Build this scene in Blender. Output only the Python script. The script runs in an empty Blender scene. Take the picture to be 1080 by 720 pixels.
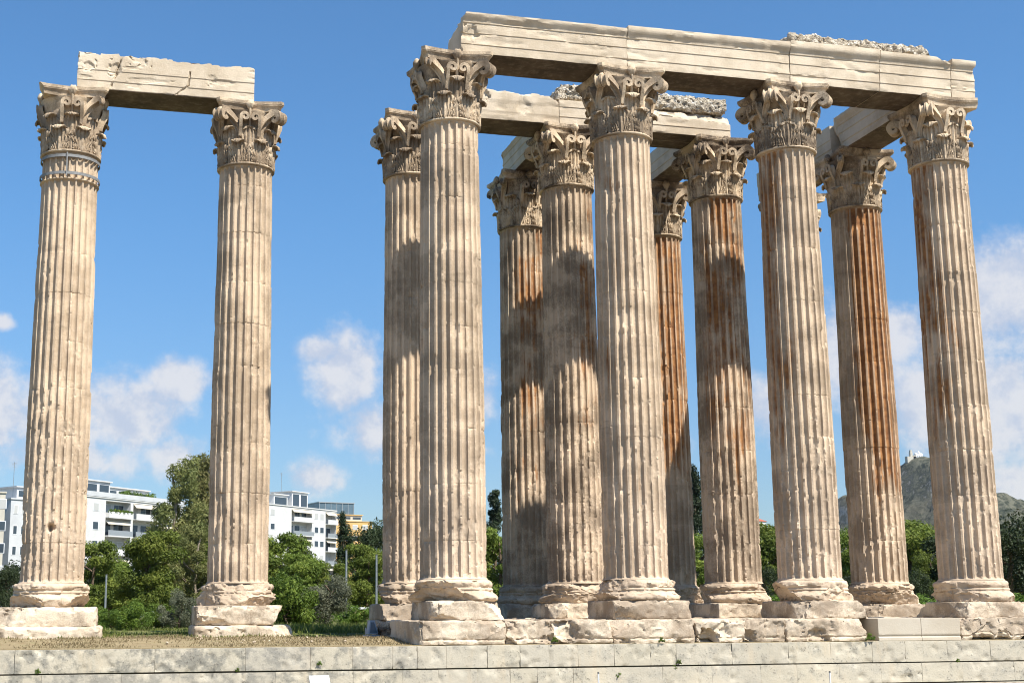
import bpy, math, random
import numpy as np
from mathutils import Matrix, Vector, Euler
R = math.radians
scene = bpy.context.scene
C = scene.collection

# ------------------------------------------------------------------ camera
W_, H_ = 1080.0, 720.0
FPX, CX, CY = 1412.28, 440.65, 381.05
CAM = np.array([-9.6633, -36.6984, -0.8612]); YAW, PIT, ROL = 0.232463, 0.184415, -0.004072
cyw, syw = math.cos(YAW), math.sin(YAW)
r_ = np.array([cyw, -syw, 0.]); f_ = np.array([syw, cyw, 0.]); u_ = np.array([0, 0, 1.])
fw = math.cos(PIT)*f_ + math.sin(PIT)*u_; up = -math.sin(PIT)*f_ + math.cos(PIT)*u_
rt = math.cos(ROL)*r_ + math.sin(ROL)*up; up = -math.sin(ROL)*r_ + math.cos(ROL)*up
cd = bpy.data.cameras.new('camera'); cam = bpy.data.objects.new('camera', cd); C.objects.link(cam)
M = Matrix([list(rt)+[0], list(up)+[0], list(-fw)+[0], [0, 0, 0, 1]]).to_3x3()
# columns of the rotation are right, up, backward
M = Matrix(((rt[0], up[0], -fw[0]), (rt[1], up[1], -fw[1]), (rt[2], up[2], -fw[2])))
cam.matrix_world = Matrix.Translation(Vector(CAM)) @ M.to_4x4()
cd.sensor_fit = 'HORIZONTAL'; cd.sensor_width = 36.0; cd.lens = FPX/W_*36.0
cd.shift_x = (W_/2-CX)/W_; cd.shift_y = (CY-H_/2)/W_
cd.clip_start = 0.5; cd.clip_end = 20000
scene.camera = cam

# ------------------------------------------------------------------ sun, sky, exposure
SUN = Vector((0.64, -1.0, 1.62)).normalized()
EXPOSURE = 0.80
sd = bpy.data.lights.new('sun', 'SUN'); sd.energy = 5.0; sd.angle = R(0.53); sd.color = (1.0, 0.95, 0.87)
so = bpy.data.objects.new('sun', sd); C.objects.link(so)
so.rotation_euler = SUN.to_track_quat('Z', 'Y').to_euler()
scene.view_settings.view_transform = 'Standard'; scene.view_settings.look = 'None'
scene.view_settings.exposure = EXPOSURE; scene.view_settings.gamma = 1.0
scene.view_settings.use_curve_mapping = False
scene.cycles.filter_width = 1.05


class NT:
    """tiny node helper"""
    def __init__(s, tree): s.t = tree; s.n = tree.nodes; s.l = tree.links
    def add(s, typ, **kw):
        n = s.n.new(typ)
        for k, v in kw.items(): setattr(n, k, v)
        return n
    def put(s, sock, v):
        if isinstance(v, (int, float, tuple, list)):
            sock.default_value = v
        else: s.l.new(v, sock)
    def math(s, op, a, b=0.0, c=0.0, clamp=False):
        n = s.add('ShaderNodeMath', operation=op); n.use_clamp = clamp
        s.put(n.inputs[0], a); s.put(n.inputs[1], b); s.put(n.inputs[2], c); return n.outputs[0]
    def vmath(s, op, a, b=(0, 0, 0)):
        n = s.add('ShaderNodeVectorMath', operation=op); s.put(n.inputs[0], a); s.put(n.inputs[1], b)
        return n.outputs['Value'] if op in ('DOT_PRODUCT', 'LENGTH') else n.outputs[0]
    def noise(s, vec, scale=5, detail=4, rough=.55, dist=0.0, out=0):
        n = s.add('ShaderNodeTexNoise'); s.put(n.inputs['Vector'], vec); n.inputs['Scale'].default_value = scale
        n.inputs['Detail'].default_value = detail; n.inputs['Roughness'].default_value = rough
        n.inputs['Distortion'].default_value = dist; return n.outputs[out]
    def voro(s, vec, scale=5, feature='F1', out='Distance'):
        n = s.add('ShaderNodeTexVoronoi', feature=feature); s.put(n.inputs['Vector'], vec)
        n.inputs['Scale'].default_value = scale; return n.outputs[out]
    def ss(s, x, a, b, lo=0.0, hi=1.0):
        n = s.add('ShaderNodeMapRange', interpolation_type='SMOOTHSTEP'); s.put(n.inputs[0], x)
        n.inputs[1].default_value = a; n.inputs[2].default_value = b; n.inputs[3].default_value = lo; n.inputs[4].default_value = hi
        return n.outputs[0]
    def mix(s, f, a, b, blend='MIX'):
        n = s.add('ShaderNodeMix', data_type='RGBA', blend_type=blend)
        s.put(n.inputs[0], f); s.put(n.inputs[6], a); s.put(n.inputs[7], b); return n.outputs[2]
    def sep(s, v):
        n = s.add('ShaderNodeSeparateXYZ'); s.put(n.inputs[0], v); return n.outputs
    def comb(s, x, y, z):
        n = s.add('ShaderNodeCombineXYZ')
        for i, v in enumerate((x, y, z)): s.put(n.inputs[i], v)
        return n.outputs[0]


def col(r, g, b): return (r, g, b, 1.0)


world = bpy.data.worlds.new('World'); scene.world = world; world.use_nodes = True
wt = NT(world.node_tree); wt.n.clear()
sky = wt.add('ShaderNodeTexSky', sky_type='NISHITA'); sky.sun_disc = False
sky.sun_elevation = math.asin(SUN.z); sky.sun_rotation = math.atan2(SUN.x, SUN.y)
sky.air_density = 1.0; sky.dust_density = 0.6; sky.ozone_density = 2.0; sky.altitude = 100
SKY_STR = 0.052
gen = wt.add('ShaderNodeTexCoord').outputs['Generated']
dx, dy, dz = wt.sep(gen)[0:3]
az = wt.math('ARCTAN2', dx, dy); el = wt.math('ARCSINE', dz)
wob = wt.noise(gen, 9, 8, .60); wob2 = wt.noise(wt.vmath('ADD', gen, (3.1, 1.7, 5.2)), 34, 8, .62)
wob3 = wt.noise(wt.vmath('ADD', wt.vmath('ADD', gen, (3.1, 1.7, 5.2)), (.006, -.006, .012)), 34, 8, .62)
# cumulus clouds, each a soft patch at its own bearing and height: (azimuth, elevation, half width, half height, weight)
CLOUDS = [(-5.2, 8.2, 3.6, 2.6, 1.0), (-4.3, 11.8, .6, .45, .8), (0.8, 8.1, 3.0, 2.2, 1.05), (2.9, 9.6, 1.3, 1.1, .95), (-1.5, 6.2, 5.0, 1.5, .75), (3.0, 6.4, 2.0, 1.2, .8),
          (10.2, 10.2, 1.9, 2.3, 1.0), (9.3, 11.0, 1.3, .8, .95), (11.3, 7.8, 1.6, 1.6, .85), (8.9, 5.6, 1.5, .8, .75),
          (15.6, 8.6, 1.4, 2.6, .85), (27.6, 8.6, 2.2, 2.0, .9), (31.2, 10.4, 2.4, 2.5, .95), (33.6, 11.2, 1.8, 1.5, 1.0),
          (37.6, 12.3, 3.4, 3.1, 1.15), (37.0, 8.0, 3.2, 2.4, .95), (37.6, 4.8, 1.4, .9, .9), (34.0, 8.2, 1.8, 1.8, .8), (23, 7, 2.5, 1.4, .8),
          (-16, 9, 5, 3, 1.0), (-30, 8, 7, 4, 1.0), (47, 10, 5, 4, 1.0), (60, 8, 8, 4, 1.0), (-120, 12, 14, 6, 1.), (150, 10, 14, 6, 1.)]
acc = None
for (a, e, ra, re, w) in CLOUDS:
    u = wt.math('MULTIPLY', wt.math('SUBTRACT', az, R(a)), 1/R(ra))
    v = wt.math('MULTIPLY', wt.math('SUBTRACT', el, R(e)), 1/R(re))
    d2 = wt.math('ADD', wt.math('MULTIPLY', u, u), wt.math('MULTIPLY', v, v))
    m = wt.math('MULTIPLY', wt.math('SUBTRACT', 1.0, wt.math('SQRT', d2)), w)
    acc = m if acc is None else wt.math('MAXIMUM', acc, m)
dens = wt.math('ADD', acc, wt.math('MULTIPLY', wt.math('SUBTRACT', wob, .5), 2.0))
dens = wt.math('ADD', dens, wt.math('MULTIPLY', wt.math('SUBTRACT', wob2, .5), 1.45))
alpha = wt.ss(dens, -.05, .66, 0, .84)
# thin milky veil low in the sky
lit = wt.ss(wt.math('ADD', wt.math('SUBTRACT', wob2, wob3), wt.math('MULTIPLY', wt.math('SUBTRACT', wob, .5), .35)), -.15, .15)
ccol = wt.mix(lit, col(6.7, 7.2, 8.5), col(9.4, 9.2, 9.3))
skyc = wt.mix(1.0, sky.outputs[0], wt.mix(wt.ss(el, R(1), R(20)), col(1.02, 1.20, 1.40), col(.93, 1.52, 1.90)), 'MULTIPLY')
mixed = wt.mix(alpha, skyc, ccol)
bg = wt.add('ShaderNodeBackground'); wt.put(bg.inputs['Color'], mixed); bg.inputs['Strength'].default_value = SKY_STR
out = wt.add('ShaderNodeOutputWorld'); wt.l.new(bg.outputs[0], out.inputs['Surface'])


# ------------------------------------------------------------------ projection helper used while laying out the place
def at_y(u, v, y):
    """world point on the plane y = const seen at photo pixel (u, v) of the survey photograph"""
    d = fw + rt*(u-CX)/FPX - up*(v-CY)/FPX
    return CAM + d*((y-CAM[1])/d[1])


# ------------------------------------------------------------------ numpy noise
def _hash(ix, iy, iz, seed):
    h = (ix.astype(np.int64)*374761393 + iy.astype(np.int64)*668265263 + iz.astype(np.int64)*2147483647 + seed*974634777) & 0xffffffff
    h = ((h ^ (h >> 13))*1274126177) & 0xffffffff
    h = ((h ^ (h >> 16))*2246822519) & 0xffffffff
    return ((h ^ (h >> 15)) & 0xffffff)/float(0xffffff)


def vnoise(p, seed=0):
    i = np.floor(p).astype(np.int64); f = p-i; f = f*f*f*(f*(f*6-15)+10)
    o = 0
    for a in (0, 1):
        for b in (0, 1):
            for c in (0, 1):
                w = (f[:, 0] if a else 1-f[:, 0])*(f[:, 1] if b else 1-f[:, 1])*(f[:, 2] if c else 1-f[:, 2])
                o = o+w*_hash(i[:, 0]+a, i[:, 1]+b, i[:, 2]+c, seed)
    return o


def fbm(p, seed=0, octv=4, gain=.5):
    s, a, t = 0, 1.0, 0
    for k in range(octv):
        s = s+a*vnoise(p*(2.03**k)+k*17.3, seed+k*7); t += a; a *= gain
    return s/t*2-1


def facet(p, seed=0):
    """angular broken-stone noise: a tilted plane per jittered cell"""
    i = np.floor(p).astype(np.int64); best = np.full(len(p), 9e9); val = np.zeros(len(p))
    for a in (-1, 0, 1):
        for b in (-1, 0, 1):
            for c in (-1, 0, 1):
                j = i+np.array([a, b, c]); h = [_hash(j[:, 0], j[:, 1], j[:, 2], seed+k) for k in range(7)]
                q = p-(j+np.stack(h[:3], 1)); d = (q*q).sum(1)
                v = (h[3]-.5)+(q*(np.stack(h[4:7], 1)-.5)).sum(1)*1.8
                m = d < best; best = np.where(m, d, best); val = np.where(m, v, val)
    return val


def sstep(a, b, x):
    t = np.clip((x-a)/(b-a), 0, 1); return t*t*(3-2*t)


# ------------------------------------------------------------------ mesh helpers
def make_mesh(name, V, F, mat, smooth=True, sharp=None, attr=None, mats=None, midx=None):
    me = bpy.data.meshes.new(name)
    V = np.asarray(V, np.float32)
    if isinstance(F, np.ndarray):
        n, k = F.shape; me.vertices.add(len(V)); me.vertices.foreach_set('co', V.ravel())
        me.loops.add(n*k); me.loops.foreach_set('vertex_index', F.astype(np.int32).ravel())
        me.polygons.add(n); me.polygons.foreach_set('loop_start', np.arange(0, n*k, k, dtype=np.int32))
        me.update(calc_edges=True)
    else:
        me.from_pydata([tuple(map(float, v)) for v in V], [], [tuple(int(i) for i in f) for f in F])
    if mats:
        for m in mats: me.materials.append(m)
        if midx is not None: me.polygons.foreach_set('material_index', np.asarray(midx, np.int32))
    else: me.materials.append(mat)
    if attr is not None:
        a = me.attributes.new('tint', 'FLOAT', 'FACE'); a.data.foreach_set('value', np.asarray(attr, np.float32))
    me.validate()
    me.polygons.foreach_set('use_smooth', np.full(len(me.polygons), bool(smooth)))
    if smooth and sharp: me.set_sharp_from_angle(angle=R(sharp))
    me.update()
    return me


def link(name, data, parent=None, color=None):
    o = bpy.data.objects.new(name, data); C.objects.link(o)
    if parent is not None: o.parent = parent
    if color is not None: o.color = color
    return o


def tag(o, label=None, cat=None, group=None, kind=None):
    if label: o['label'] = label
    if cat: o['category'] = cat
    if group: o['group'] = group
    if kind: o['kind'] = kind
    return o


def thing(name, label, cat, loc=(0, 0, 0), rz=0.0, group=None):
    o = link(name, None); o.location = loc; o.rotation_euler = (0, 0, rz)
    return tag(o, label, cat, group)


def copy_tree(o, parent=None):
    c = o.copy(); C.objects.link(c); c.parent = parent
    for ch in o.children: copy_tree(ch, c)
    return c


def grid_faces(nu, nv, wrap_u=False):
    """vertex index = j*nu+i ; quads"""
    iu = np.arange(nu if wrap_u else nu-1); jv = np.arange(nv-1)
    I, J = np.meshgrid(iu, jv); I = I.ravel(); J = J.ravel(); I2 = (I+1) % nu
    return np.stack([J*nu+I, J*nu+I2, (J+1)*nu+I2, (J+1)*nu+I], 1)


def boxgrid(xs, ys, zs):
    """closed box surface sampled on the given coordinate lists"""
    nx, ny, nz = len(xs), len(ys), len(zs)
    X, Y, Z = np.meshgrid(np.arange(nx), np.arange(ny), np.arange(nz), indexing='ij')
    m = (X == 0) | (X == nx-1) | (Y == 0) | (Y == ny-1) | (Z == 0) | (Z == nz-1)
    ids = -np.ones(m.shape, int); ids[m] = np.arange(m.sum())
    V = np.stack([np.asarray(xs)[X[m]], np.asarray(ys)[Y[m]], np.asarray(zs)[Z[m]]], 1).astype(float)
    F = []
    def side(A, flip):
        q = np.stack([A[:-1, :-1], A[1:, :-1], A[1:, 1:], A[:-1, 1:]], -1).reshape(-1, 4)
        F.append(q[:, ::-1] if flip else q)
    side(ids[:, :, 0], True); side(ids[:, :, -1], False)
    side(ids[:, 0, :], False); side(ids[:, -1, :], True)
    side(ids[0, :, :], True); side(ids[-1, :, :], False)
    return V, np.concatenate(F)


def lin(a, b, res): return np.linspace(a, b, max(2, int(round(abs(b-a)/res))+1))


def wear_edges(V, lo, hi, rad, seed, fr=2.5):
    lo = np.asarray(lo, float); hi = np.asarray(hi, float); c = (lo+hi)/2; h = (hi-lo)/2
    r = rad*(0.35+1.3*np.clip(.5+.9*fbm(V*fr, seed, 3), 0, 1.4))[:, None]
    r = np.minimum(r, h.min()*.9)
    p = V-c; s = np.where(p < 0, -1.0, 1.0); a = np.abs(p)-(h-r); q = np.maximum(a, 0)
    L = np.linalg.norm(q, axis=1, keepdims=True); over = (q > 0).sum(1, keepdims=True) >= 2
    k = np.where(over & (L > r), r/np.maximum(L, 1e-6), 1.0)
    return c+s*(np.minimum(np.abs(p), h-r)+q*k)


def plane_cut(V, p, n, rough=.03, seed=0, fr=5.0):
    """breaks away everything beyond a rough plane"""
    n = np.asarray(n, float); n = n/np.linalg.norm(n)
    d = (V-np.asarray(p, float))@n + fbm(V*fr, seed, 4)*rough + facet(V*fr*1.1, seed+70)*rough*.8
    return V-np.maximum(d, 0)[:, None]*n


def dent(V, c, r, depth, dirv, seed=0):
    d = np.linalg.norm((V-np.asarray(c, float)), axis=1)*(1+.35*fbm(V*1.8/max(r, .1), seed, 3)+.4*facet(V*1.5/max(r, .1), seed+80))
    return V+np.asarray(dirv, float)*(depth*(1-sstep(.62, 1.0, d/r))*(1+.22*facet(V*6, seed+81)))[:, None]


def rock(V, amp, fr, seed, octv=4):
    n = np.stack([fbm(V*fr+11.1*k, seed+31*k, octv) for k in range(3)], 1)
    return V+n*amp


class MB:
    """collects boxes, rods and tubes and links them as ONE mesh object"""
    def __init__(s): s.v = []; s.f = []
    def raw(s, V, F):
        b = len(s.v); s.v += [tuple(map(float, v)) for v in V]; s.f += [tuple(int(i)+b for i in f) for f in F]; return s
    def box(s, x0, x1, y0, y1, z0, z1):
        V = [(x, y, z) for z in (z0, z1) for y in (y0, y1) for x in (x0, x1)]
        return s.raw(V, [(0, 2, 3, 1), (4, 5, 7, 6), (0, 1, 5, 4), (2, 6, 7, 3), (0, 4, 6, 2), (1, 3, 7, 5)])
    def tube(s, pts, rad, n=8):
        pts = [Vector(p) for p in pts]; rad = rad if isinstance(rad, (list, tuple)) else [rad]*len(pts)
        V = []; F = []
        for i, p in enumerate(pts):
            t = (pts[min(i+1, len(pts)-1)]-pts[max(i-1, 0)]).normalized()
            a = t.cross(Vector((0, 0, 1)) if abs(t.z) < .9 else Vector((1, 0, 0))).normalized(); b = t.cross(a)
            for k in range(n):
                an = 2*math.pi*k/n; V.append(p+(a*math.cos(an)+b*math.sin(an))*rad[i])
        for i in range(len(pts)-1):
            for k in range(n): F.append((i*n+k, i*n+(k+1) % n, (i+1)*n+(k+1) % n, (i+1)*n+k))
        F.append(tuple(range(n-1, -1, -1))); F.append(tuple((len(pts)-1)*n+k for k in range(n)))
        return s.raw(V, F)
    def build(s, name, mat, parent=None, smooth=False, sharp=40):
        return link(name, make_mesh(name, np.array(s.v), s.f, mat, smooth, sharp if smooth else None), parent)


# ------------------------------------------------------------------ materials
MATS = {}


def new_mat(name):
    m = bpy.data.materials.new(name); m.use_nodes = True; t = NT(m.node_tree); t.n.clear()
    o = t.add('ShaderNodeOutputMaterial'); b = t.add('ShaderNodeBsdfPrincipled'); t.l.new(b.outputs[0], o.inputs[0])
    t.b = b; t.out = o; MATS[name] = m; return m, t


def bump(t, h, strength, dist, prev=None):
    n = t.add('ShaderNodeBump'); n.inputs['Strength'].default_value = strength; n.inputs['Distance'].default_value = dist
    t.put(n.inputs['Height'], h)
    if prev is not None: t.put(n.inputs['Normal'], prev)
    return n.outputs[0]


def marble(name, c0, c1, c2, dark=1.0, rusty=True, streak=1.0, crust=0.25, drums=True, bmp=1.0):
    """weathered Pentelic marble; object colour = (rust amount, rust bearing/2pi, crust amount, seed)"""
    m, t = new_mat(name)
    oc = t.add('ShaderNodeTexCoord').outputs['Object']
    inf = t.add('ShaderNodeObjectInfo'); oi = inf.outputs['Color']; sa = inf.outputs['Alpha']
    sc = t.add('ShaderNodeSeparateColor'); t.l.new(oi, sc.inputs[0]); rr, ra, rc = sc.outputs
    off = t.vmath('SCALE', (13.7, 7.1, 21.9)); t.l.new(t.math('MULTIPLY', sa, 10.0), off.node.inputs['Scale'])
    p = t.vmath('ADD', oc, off)
    x, y, z = t.sep(oc)[0:3]
    n1 = t.noise(p, .9, 5, .6); n2 = t.noise(p, 4.5, 6, .62); n3 = t.noise(p, 22, 5, .65)
    st = t.noise(t.vmath('MULTIPLY', p, (4.6, 4.6, .30)), 1.6, 5, .62)
    st2 = t.noise(t.vmath('MULTIPLY', p, (9., 9., .22)), 1.5, 4, .6)
    c = t.mix(t.ss(n1, .36, .64), c0, c1)
    c = t.mix(t.math('MULTIPLY', t.ss(n2, .45, .72), .55), c, c2)
    if drums:
        dn = t.add('ShaderNodeTexWhiteNoise', noise_dimensions='1D')
        t.put(dn.inputs['W'], t.math('FLOOR', t.math('ADD', t.math('MULTIPLY', z, .69), t.math('MULTIPLY', sa, 37.0))))
        c = t.mix(t.math('MULTIPLY', t.ss(dn.outputs[0], .55, 1.0), .42), c, col(.34, .26, .18))
        hz = t.noise(t.vmath('MULTIPLY', p, (.6, .6, 3.2)), 1.5, 4, .6)
        c = t.mix(t.math('MULTIPLY', t.ss(hz, .60, .72), .42*dark), c, col(.25, .19, .13))
        # the upper part has gone yellow-grey, the foot is paler and pinker
        c = t.mix(t.ss(z, .5, 6.5, .34, 0.0), c, col(.61, .485, .37))
    c = t.mix(t.math('MULTIPLY', t.ss(st, .54, .72), .5*streak), c, col(.28, .195, .12))
    # black crust
    cm = t.math('MULTIPLY', t.ss(t.math('ADD', n1, t.math('MULTIPLY', n3, .35)), .57, .78), t.math('MULTIPLY', rc, 1.0))
    c = t.mix(cm, c, col(.075, .053, .036))
    if rusty:
        an = t.math('ARCTAN2', y, x)
        da = t.math('COSINE', t.math('SUBTRACT', an, t.math('MULTIPLY', ra, 2*math.pi)))
        face = t.ss(da, -.15, .9)
        zz = t.ss(z, 1.0, 7.0, .05, 1.0)
        k = t.math('ADD', t.math('MULTIPLY', st2, .62), t.math('MULTIPLY', st, .5))
        k = t.math('ADD', k, t.math('MULTIPLY', n2, .18)); k = t.math('ADD', k, t.math('MULTIPLY', t.math('SUBTRACT', t.noise(t.vmath('MULTIPLY', p, (1.6, 1.6, .55)), 1.0, 4, .6), .5), 1.35))
        thr = t.math('SUBTRACT', k, t.math('SUBTRACT', 1.02, t.math('MULTIPLY', t.math('MULTIPLY', face, zz), t.math('MULTIPLY', rr, .56))))
        rm = t.ss(thr, -.06, .20)
        rcol = t.mix(t.ss(n2, .35, .65), col(.19, .070, .019), col(.38, .17, .05))
        # the worn ridges have lost most of the stain that the flutes keep
        rxy = t.vmath('LENGTH', t.vmath('MULTIPLY', oc, (1, 1, 0))); arris = t.math('SUBTRACT', t.math('ADD', rxy, t.math('MULTIPLY', z, .0062)), .935)
        rm = t.math('MULTIPLY', rm, t.ss(arris, -.008, -.05, .42, 1.0))
        c = t.mix(t.math('MULTIPLY', rm, .9), c, rcol)
    # fine pits and specks
    sp = t.voro(p, 26); c = t.mix(t.math('MULTIPLY', t.ss(sp, .20, .06), t.math('MULTIPLY', t.ss(n2, .5, .66), .5)), c, col(.14, .11, .08))
    t.put(t.b.inputs['Base Color'], c); t.b.inputs['Roughness'].default_value = .82
    t.b.inputs['Specular IOR Level'].default_value = .25
    b1 = bump(t, n3, .55*bmp, .03); b2 = bump(t, t.noise(p, 75, 4, .7), .35*bmp, .012, b1)
    b3 = bump(t, t.ss(sp, .05, .25), .25*bmp, .015, b2)
    t.put(t.b.inputs['Normal'], b3); return m


m_shaft = marble('column_marble', col(.60, .465, .325), col(.51, .385, .26), col(.66, .53, .385))
m_cap = marble('capital_marble', col(.60, .47, .32), col(.43, .32, .21), col(.66, .54, .40), streak=.9, drums=False)
m_beam = marble('lintel_marble', col(.60, .50, .37), col(.53, .43, .305), col(.64, .545, .42), rusty=False, streak=.22, drums=False)
m_shade_crust = marble('shade_crust_marble', col(.13, .095, .066), col(.075, .055, .038), col(.27, .21, .15), rusty=False, streak=0., drums=False)  # lintel undersides: soffit shade painted into the colour, along with dark crust
m_block = marble('block_marble', col(.60, .50, .375), col(.52, .41, .295), col(.62, .54, .43), rusty=False, streak=.55, drums=False)
m_clean = marble('new_marble', col(.47, .415, .33), col(.43, .37, .285), col(.50, .445, .36), rusty=False, streak=.1, drums=False, bmp=.4)


def m_soffit_(): ...


def wall_material():
    m, t = new_mat('wall_marble')
    oc = t.add('ShaderNodeTexCoord').outputs['Object']
    x, y, z = t.sep(oc)[0:3]
    n1 = t.noise(oc, .55, 5, .6); n2 = t.noise(oc, 3.2, 7, .68); n3 = t.noise(oc, 17, 5, .7)
    c = t.mix(t.ss(n1, .35, .65), col(.51, .455, .35), col(.43, .385, .295))
    c = t.mix(t.math('MULTIPLY', t.ss(n2, .45, .7), .5), c, col(.30, .285, .24))
    st = t.noise(t.vmath('MULTIPLY', oc, (1.2, 1.2, .25)), 2.2, 6, .65)
    c = t.mix(t.math('MULTIPLY', t.ss(st, .52, .7), .45), c, col(.52, .42, .285))
    # lichen and soot, heavier on the western half
    west = t.ss(x, 1.5, -5.5)
    lich = t.ss(t.math('ADD', n2, t.math('MULTIPLY', west, .12)), .52, .70)
    c = t.mix(t.math('MULTIPLY', lich, t.math('MULTIPLY_ADD', west, .50, .20)), c, col(.17, .165, .14))
    sp = t.ss(t.math('ADD', n3, t.math('MULTIPLY', n2, .45)), .80, .93)
    c = t.mix(t.math('MULTIPLY', sp, .8), c, col(.10, .088, .07))
    wn = t.add('ShaderNodeAttribute', attribute_name='tint'); c = t.mix(t.math('MULTIPLY', wn.outputs['Fac'], .3), c, col(.40, .37, .32))
    t.put(t.b.inputs['Base Color'], c); t.b.inputs['Roughness'].default_value = .8; t.b.inputs['Specular IOR Level'].default_value = .25
    b = bump(t, n3, .5, .025); b = bump(t, t.noise(oc, 60, 4, .7), .3, .01, b); t.put(t.b.inputs['Normal'], b); return m


m_wall = wall_material()


def simple(name, c, rough=.6, metal=0.0, var=0.0, scale=6.0, spec=.4, bmp=0.0):
    m, t = new_mat(name)
    if var:
        oc = t.add('ShaderNodeTexCoord').outputs['Object']; n = t.noise(oc, scale, 5, .6)
        d = tuple(v*(1-var) for v in c[:3])+(1,); cc = t.mix(t.ss(n, .35, .68), c, d); t.put(t.b.inputs['Base Color'], cc)
        if bmp: t.put(t.b.inputs['Normal'], bump(t, n, bmp, .05))
    else: t.b.inputs['Base Color'].default_value = c
    t.b.inputs['Roughness'].default_value = rough; t.b.inputs['Metallic'].default_value = metal
    t.b.inputs['Specular IOR Level'].default_value = spec; return m


m_rubble = None


def rubble_material():
    m, t = new_mat('rubble_concrete')
    oc = t.add('ShaderNodeTexCoord').outputs['Object']
    rv = t.vmath('ADD', t.vmath('MULTIPLY', oc, (1, 1, 1.7)), t.vmath('SCALE', t.noise(oc, 3, 4, .6, 0, 1))); rv.node.inputs[1].links[0].from_node.inputs['Scale'].default_value = .22
    v = t.voro(rv, 8.5, 'F1', 'Color'); d = t.voro(rv, 8.5, 'DISTANCE_TO_EDGE')
    s = t.add('ShaderNodeSeparateColor'); t.l.new(v, s.inputs[0])
    c = t.mix(s.outputs[0], col(.50, .43, .32), col(.36, .30, .22)); c = t.mix(t.math('MULTIPLY', t.ss(s.outputs[1], .6, .95), .8), c, col(.66, .61, .52))
    c = t.mix(t.math('MULTIPLY', t.ss(d, .14, .02), t.ss(t.noise(oc, 5, 4, .6), .35, .6)), c, col(.24, .19, .14))
    t.put(t.b.inputs['Base Color'], c); t.b.inputs['Roughness'].default_value = .9
    b = bump(t, t.ss(d, 0, .15), .6, .05); b = bump(t, t.noise(oc, 30, 5, .7), .5, .03, b); t.put(t.b.inputs['Normal'], b); return m


m_rubble = rubble_material()


def ground_material():
    m, t = new_mat('ground_soil')
    g = t.add('ShaderNodeNewGeometry').outputs['Position']; x, y, z = t.sep(g)[0:3]
    n1 = t.noise(g, .35, 6, .62); n2 = t.noise(g, 2.6, 6, .65); n3 = t.noise(g, 14, 5, .7)
    dry = t.mix(t.ss(n2, .36, .66), col(.235, .18, .10), col(.31, .245, .145)); dry = t.mix(t.math('MULTIPLY', t.ss(n2, .52, .66), .55), dry, col(.17, .15, .065))
    grn = t.mix(t.ss(n3, .38, .66), col(.075, .105, .025), col(.15, .155, .05))
    far = t.ss(t.math('ADD', y, t.math('MULTIPLY', t.math('SUBTRACT', n1, .5), 7.0)), 3.6, 6.5)
    c = t.mix(t.math('MULTIPLY', far, t.ss(n2, .3, .55)), dry, grn)
    c = t.mix(t.ss(y, -2.3, -2.9), c, t.mix(t.ss(n2, .4, .6), col(.17, .15, .12), col(.22, .19, .15)))
    ft = t.ss(y, 60, 200); c = t.mix(ft, c, col(.10, .105, .05))
    t.put(t.b.inputs['Base Color'], c); t.b.inputs['Roughness'].default_value = .95; t.b.inputs['Specular IOR Level'].default_value = .1
    b = bump(t, n3, .6, .05); t.put(t.b.inputs['Normal'], b); return m


m_ground = ground_material()


def leaf_material(name, c0, c1, c2, trans=.25):
    m, t = new_mat(name)
    a = t.add('ShaderNodeAttribute', attribute_name='tint').outputs['Fac']
    oi = t.add('ShaderNodeObjectInfo').outputs['Random']
    c = t.mix(t.ss(a, .0, .55), c0, c1); c = t.mix(t.ss(a, .5, 1.0), c, c2)
    hs = t.add('ShaderNodeHueSaturation'); t.put(hs.inputs['Color'], c); t.put(hs.inputs['Value'], t.math('MULTIPLY_ADD', oi, .35, .82))
    t.put(hs.inputs['Hue'], t.math('MULTIPLY_ADD', oi, .02, .49))
    t.put(t.b.inputs['Base Color'], hs.outputs[0]); t.b.inputs['Roughness'].default_value = .55; t.b.inputs['Specular IOR Level'].default_value = .2
    tr = t.add('ShaderNodeBsdfTranslucent'); t.put(tr.inputs['Color'], hs.outputs[0])
    mx = t.add('ShaderNodeMixShader'); mx.inputs[0].default_value = trans
    t.l.new(t.b.outputs[0], mx.inputs[1]); t.l.new(tr.outputs[0], mx.inputs[2]); t.l.new(mx.outputs[0], t.out.inputs[0]); return m


m_pine = leaf_material('pine_needles', col(.07, .10, .018), col(.13, .17, .027), col(.22, .25, .045), .36)
m_euc = leaf_material('eucalyptus_leaves', col(.13, .15, .05), col(.20, .21, .072), col(.30, .275, .11), .4)
m_olive = leaf_material('olive_leaves', col(.10, .11, .07), col(.15, .16, .10), col(.22, .23, .15), .3)
m_cyp = leaf_material('cypress_needles', col(.014, .024, .011), col(.024, .04, .017), col(.045, .062, .024), .12)
m_oak = leaf_material('dark_leaves', col(.022, .035, .014), col(.036, .054, .02), col(.062, .082, .03), .15)
m_bush = leaf_material('bush_leaves', col(.075, .13, .022), col(.12, .19, .028), col(.19, .26, .04), .35)
m_bark = simple('bark', col(.17, .125, .085), .9, 0, .5, 9, .1, .6)
m_palebark = simple('pale_bark', col(.30, .25, .19), .9, 0, .5, 5, .1, .5)
m_grass = leaf_material('grass_blades', col(.08, .12, .02), col(.13, .17, .035), col(.25, .25, .08))
m_straw = leaf_material('dry_grass_blades', col(.19, .15, .075), col(.26, .205, .105), col(.34, .28, .165))
m_white = simple('white_render', col(.58, .575, .555), .8, 0, .12, .6, .2)
m_greywhite = simple('pale_grey_render', col(.50, .51, .515), .8, 0, .12, .6, .2)
m_cream = simple('cream_render', col(.52, .48, .40), .8, 0, .15, .6, .2)
m_ochre = simple('ochre_render', col(.62, .40, .16), .8, 0, .12, .5, .2)
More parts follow.
